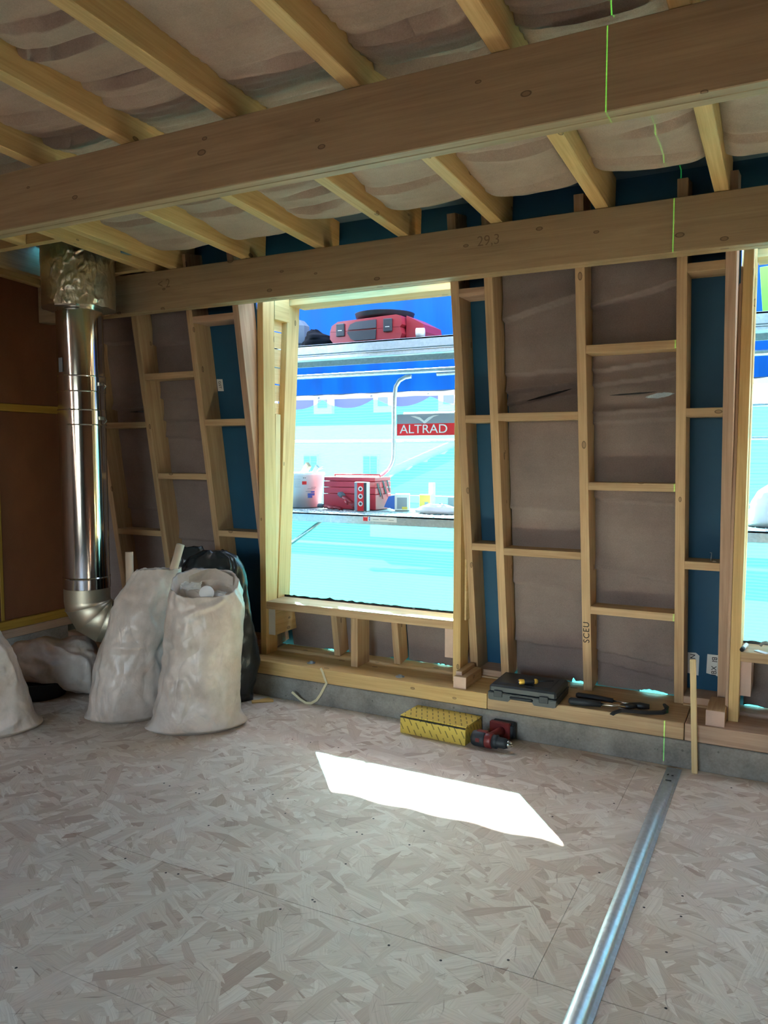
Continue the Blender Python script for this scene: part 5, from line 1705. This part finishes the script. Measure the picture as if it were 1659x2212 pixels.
# red cantilever toolbox
tb = empty('toolbox', (-2.99, 5.30, lz_), 'red steel cantilever toolbox on the lower platform', 'toolbox')
tx0, tx1, ty0, ty1 = -3.225, -2.765, 5.18, 5.44
tiers = [(0.0, 0.115), (0.118, 0.165), (0.168, 0.212), (0.215, 0.245)]
for i, (a, b_) in enumerate(tiers):
    bm = bmesh.new(); add_box(bm, ((tx0 + tx1) / 2, (ty0 + ty1) / 2, lz_ + (a + b_) / 2), (tx1 - tx0 - 0.004 * i, ty1 - ty0, b_ - a), None, 0.004)
    mesh_obj('tray' if i < 3 else 'lid', bm, M['red_paint'], tb)
for i, (y0_, y1_, z0_, z1_) in enumerate([(5.20, 5.26, 0.10, 0.20), (5.23, 5.30, 0.08, 0.21), (5.29, 5.34, 0.12, 0.22), (5.32, 5.38, 0.09, 0.20), (5.36, 5.41, 0.13, 0.22)]):
    o = board('link_bar', (tx1 + 0.004 + 0.002 * (i % 2), y0_, lz_ + z1_), (tx1 + 0.004 + 0.002 * (i % 2), y1_, lz_ + z0_), 0.003, 0.012, (0, 1, 0), M['red_paint'] if i % 2 else M['dark_print'], tb, 0.0008)
bm = bmesh.new(); add_tube(bm, [(tx0 + 0.03, 5.31, lz_ + 0.245), (tx0 + 0.03, 5.305, lz_ + 0.262), (tx1 - 0.03, 5.305, lz_ + 0.262), (tx1 - 0.03, 5.31, lz_ + 0.245)], 0.006, 8)
mesh_obj('handle', bm, M['red_paint'], tb)
# red gloves in front of the toolbox
for (x, y, ln_, ry_, rz_, lab_) in ((-3.12, 5.10, 0.20, 0.1, 0.15, 'red work glove lying flat in front of the toolbox'), (-2.98, 5.13, 0.20, 0.55, -0.2, 'red work glove propped up against the toolbox')):
    gl = empty('work_glove', (x, y, lz_), lab_, 'glove', 'red work gloves')
    Wg = T(x, y, lz_ + (0.02 if ry_ < 0.3 else 0.075), rz_, 0, ry_)
    bm = bmesh.new(); add_box(bm, (0, 0, 0), (0.10, 0.05, 0.028), None, 0.012)
    mesh_obj('palm', bm, M['red_plastic'], gl, Wg, True)
    bm = bmesh.new(); add_box(bm, (-0.07, 0, 0), (0.05, 0.054, 0.03), None, 0.008)
    mesh_obj('cuff', bm, M['grey_cloth'], gl, Wg)
    for i in range(4):
        bm = bmesh.new(); yy = -0.02 + i * 0.0135
        add_tube(bm, [(0.04, yy, 0), (0.075, yy * 1.2, 0.002), (0.10 + 0.008 * (i in (1, 2)), yy * 1.25, -0.006)], [0.009, 0.008, 0.006], 8)
        mesh_obj('finger', bm, M['red_plastic'], gl, Wg, True)
    bm = bmesh.new(); add_tube(bm, [(0.0, -0.024, 0), (0.03, -0.042, 0), (0.05, -0.046, -0.004)], [0.010, 0.009, 0.006], 8)
    mesh_obj('thumb', bm, M['red_plastic'], gl, Wg, True)
# tall red, white and black carton with three round pictures
bx = empty('tall_carton', (-2.83, 5.06, lz_), 'tall narrow red, white and black carton with three round pictures', 'box', rz=math.radians(6))
Wx = T(-2.825, 5.08, lz_, math.radians(6))
bm = bmesh.new(); add_box(bm, (0, 0, 0.107), (0.098, 0.06, 0.214), None, 0.0015)
mesh_obj('carton_body', bm, M['white_print'], bx, Wx)
bm = bmesh.new(); add_box(bm, (0.0, -0.0307, 0.106), (0.052, 0.0008, 0.208)); rp = mesh_obj('red_stripe', bm, M['red_print'], bx, Wx)
bm = bmesh.new(); add_box(bm, (0.0375, -0.0307, 0.106), (0.022, 0.0008, 0.208)); mesh_obj('black_stripe', bm, M['dark_print'], bx, Wx)
bm = bmesh.new(); add_box(bm, (-0.0375, -0.0307, 0.106), (0.022, 0.0008, 0.208)); mesh_obj('grey_stripe', bm, M['grey_print'], bx, Wx)
for z in (0.165, 0.11, 0.055):
    bm = bmesh.new(); bmesh.ops.create_circle(bm, cap_ends=True, segments=24, radius=0.0185)
    mesh_obj('round_picture', bm, M['white_print'], rp, Wx @ frame((0, -0.0314, z), (1, 0, 0), (0, -1, 0)))
    bm = bmesh.new(); bmesh.ops.create_circle(bm, cap_ends=True, segments=16, radius=0.010)
    mesh_obj('picture_shape', bm, M['dark_print'], rp, Wx @ frame((0.001, -0.0318, z), (1, 0, 0), (0, -1, 0)))
# white and blue box
wb_ = empty('screw_box', (-2.60, 5.30, lz_), 'white and blue cardboard box between toolbox and yellow box', 'box', rz=0.0)
Wq = T(-2.61, 5.32, lz_, math.radians(24))
bm = bmesh.new(); add_box(bm, (0, 0, 0.06), (0.11, 0.16, 0.12), None, 0.002); mesh_obj('carton_body', bm, M['white_print'], wb_, Wq)
bm = bmesh.new(); add_box(bm, (0.0, -0.0806, 0.055), (0.075, 0.001, 0.085)); mesh_obj('grey_label', bm, M['grey_print'], wb_, Wq)
bm = bmesh.new(); add_prism(bm, [(-0.055, 0.0), (-0.045, 0.11), (-0.10, 0.10), (-0.135, 0.02), (-0.10, 0.012)], 0.003, T(0, -0.078, 0.006)); mesh_obj('blue_flap', bm, M['blue_print'], wb_, Wq)
bm = bmesh.new(); add_box(bm, (0.02, -0.0812, 0.018), (0.04, 0.001, 0.02)); mesh_obj('yellow_label', bm, M['yellow_print'], wb_, Wq)
# yellow box
yb_ = empty('filler_box', (-2.42, 5.33, lz_), 'small yellow and cream box near the right edge of the left window', 'box')
Wy = T(-2.425, 5.34, lz_, math.radians(14))
bm = bmesh.new(); add_box(bm, (0, 0, 0.06), (0.088, 0.075, 0.12), None, 0.002); mesh_obj('carton_body', bm, M['cream'], yb_, Wy)
bm = bmesh.new(); add_box(bm, (0, -0.0382, 0.068), (0.078, 0.001, 0.095)); q_ = mesh_obj('yellow_label', bm, M['yellow_print'], yb_, Wy)
bm = bmesh.new(); add_box(bm, (0.012, -0.039, 0.055), (0.028, 0.0008, 0.022)); mesh_obj('grey_mark', bm, M['grey_print'], q_, Wy)
bm = bmesh.new(); add_lathe(bm, [(0.026, 0), (0.026, 0.2), (0.022, 0.205), (0.008, 0.205)], 24)
o = mesh_obj('sealant_tube', bm, M['white_plastic'], None, T(-2.41, 5.42, lz_), True); tag(o, 'upright white cylinder behind the small yellow box', 'tube')
bm = bmesh.new(); add_box(bm, (0, 0, 0.05), (0.10, 0.012, 0.10), None, 0.001)
o = mesh_obj('grey_tile', bm, M['grey_print'], None, T(-2.23, 5.42, lz_)); tag(o, 'square grey tile at the right edge of the left window', 'tile')
sack('plastic_bag', (-2.25, 5.12), (1, 0), [(0.0, -0.11, 0.14, 0.9), (0.02, -0.12, 0.15, 1.0), (0.045, -0.10, 0.13, 0.9), (0.065, -0.05, 0.08, 0.5)], 'crumpled clear plastic packet at the right edge of the left window', 'packet', M['white_plastic'], 0.07, 51, 2.2, 0.012, open_top=False, n=40, m=20).location.z = lz_
sack('plastic_bag', (0.0, 5.12), (1, 0), [(0.0, -0.20, 0.22, 0.9), (0.03, -0.22, 0.25, 1.0), (0.12, -0.21, 0.25, 1.0), (0.20, -0.17, 0.22, 0.85), (0.26, -0.10, 0.14, 0.4)], 'bulging white plastic bag on the lower platform in the right window', 'bag', M['white_plastic'], 0.15, 57, 2.2, 0.016, open_top=False, n=56, m=36).location.z = lz_

# ================================================================== NEIGHBOURING BUILDINGS
gr = bmesh.new(); add_box(gr, (0, 60, -7.05), (160, 110, 0.1))
mesh_obj('street', gr, M['street'], kind='structure')
hb = empty('neighbour_house', (-17, 19.6, -7), 'pale rendered house with slate dormer roof seen through the netting', 'building')
bm = bmesh.new(); add_box(bm, (-10.2, 22.6, -2.4), (15.0, 6, 9.4)); mesh_obj('wall', bm, M['facade'], hb)
bm = bmesh.new(); add_prism(bm, [(-15.8, 0), (-2.6, 0), (-3.2, 2.2), (-15.2, 2.2)], 5.4, T(-0.5, 19.9, 2.3)); mesh_obj('roof', bm, M['slate'], hb)
for i in range(7):
    for z in (1.0, -0.6, -2.2):
        bm = bmesh.new(); add_box(bm, (0, 0, 0), (0.5, 0.08, 0.95)); f_ = mesh_obj('window', bm, M['white_print'], hb, T(-16.6 + i * 2.0, 19.57, z))
        for dx in (-0.115, 0.115):
            bm = bmesh.new(); add_box(bm, (0, 0, 0), (0.19, 0.04, 0.83)); mesh_obj('pane', bm, M['window_dark'], f_, T(-16.6 + i * 2.0 + dx, 19.53, z))
    bm = bmesh.new(); add_box(bm, (0, 0, 0), (0.62, 0.5, 0.8)); f_ = mesh_obj('dormer', bm, M['facade'], hb, T(-16.3 + i * 2.0, 20.0, 3.05))
    bm = bmesh.new(); add_box(bm, (0, 0, 0), (0.3, 0.04, 0.5)); mesh_obj('pane', bm, M['window_dark'], f_, T(-16.3 + i * 2.0, 19.73, 3.08))
# tiled roof to the right with courses
h2 = empty('neighbour_roof', (-5, 14, -7), 'tiled roof with white verge and gutter behind the netting', 'building')
bm = bmesh.new(); add_prism(bm, [(14.0, -7), (20, -7), (20, 0.95), (14.0, 0.62)], 12, Matrix.Rotation(math.pi / 2, 4, 'Z') @ T(0, 0, 0) if False else Matrix(((0, 1, 0, -7.6), (1, 0, 0, 0), (0, 0, 1, 0), (0, 0, 0, 1))))
mesh_obj('wall', bm, M['facade'], h2)
for i in range(11):
    y = 13.6 + i * 0.42; z = 0.72 + i * 0.165
    bm = bmesh.new(); x0 = -7.7 + i * 0.22
    add_box(bm, ((x0 + 4.4) / 2, 0, 0), (4.4 - x0, 0.46, 0.05), None, 0.01)
    mesh_obj('tile_course', bm, M['tile_roof'], h2, T(0, y, z, 0, math.radians(21)))
bm = bmesh.new(); add_box(bm, (-1.6, 13.42, 0.64), (12.2, 0.14, 0.13)); mesh_obj('gutter', bm, M['white_print'], h2)
bm = bmesh.new(); add_tube(bm, [(-7.75, 13.5, 0.78), (-5.4, 18.2, 2.6)], 0.09, 8); mesh_obj('verge', bm, M['white_print'], h2)
# low ribbed roof and flat roof below
h3 = empty('low_annex', (-4, 9, -7), 'low annex with a white flat roof and ribbed sheet roof', 'building')
bm = bmesh.new(); add_box(bm, (-4.3, 10.2, -3.75), (16, 6.4, 6.5)); mesh_obj('flat_roof_block', bm, M['flat_roof'], h3)
bm = bmesh.new(); add_box(bm, (-4.3, 13.45, -0.42), (16, 0.1, 0.18)); mesh_obj('parapet', bm, M['slate'], h3)
bm = bmesh.new(); add_box(bm, (-4.3, 13.5, -0.31), (16, 0.12, 0.035)); mesh_obj('coping', bm, M['white_print'], h3)
bm = bmesh.new(); add_box(bm, (-4.3, 0, 0), (16, 3.2, 0.06)); rr_ = mesh_obj('sheet_roof', bm, M['tile_roof'], h3, T(0, 15.1, -0.13, 0, math.radians(5)))
for i in range(8):
    bm = bmesh.new(); add_box(bm, (-4.3, 0, 0.05), (16, 0.10, 0.05)); mesh_obj('rib', bm, M['flat_roof'], rr_, T(0, 15.1 - 1.4 + i * 0.4, -0.13 + (-1.4 + i * 0.4) * 0.087, 0, math.radians(5)))
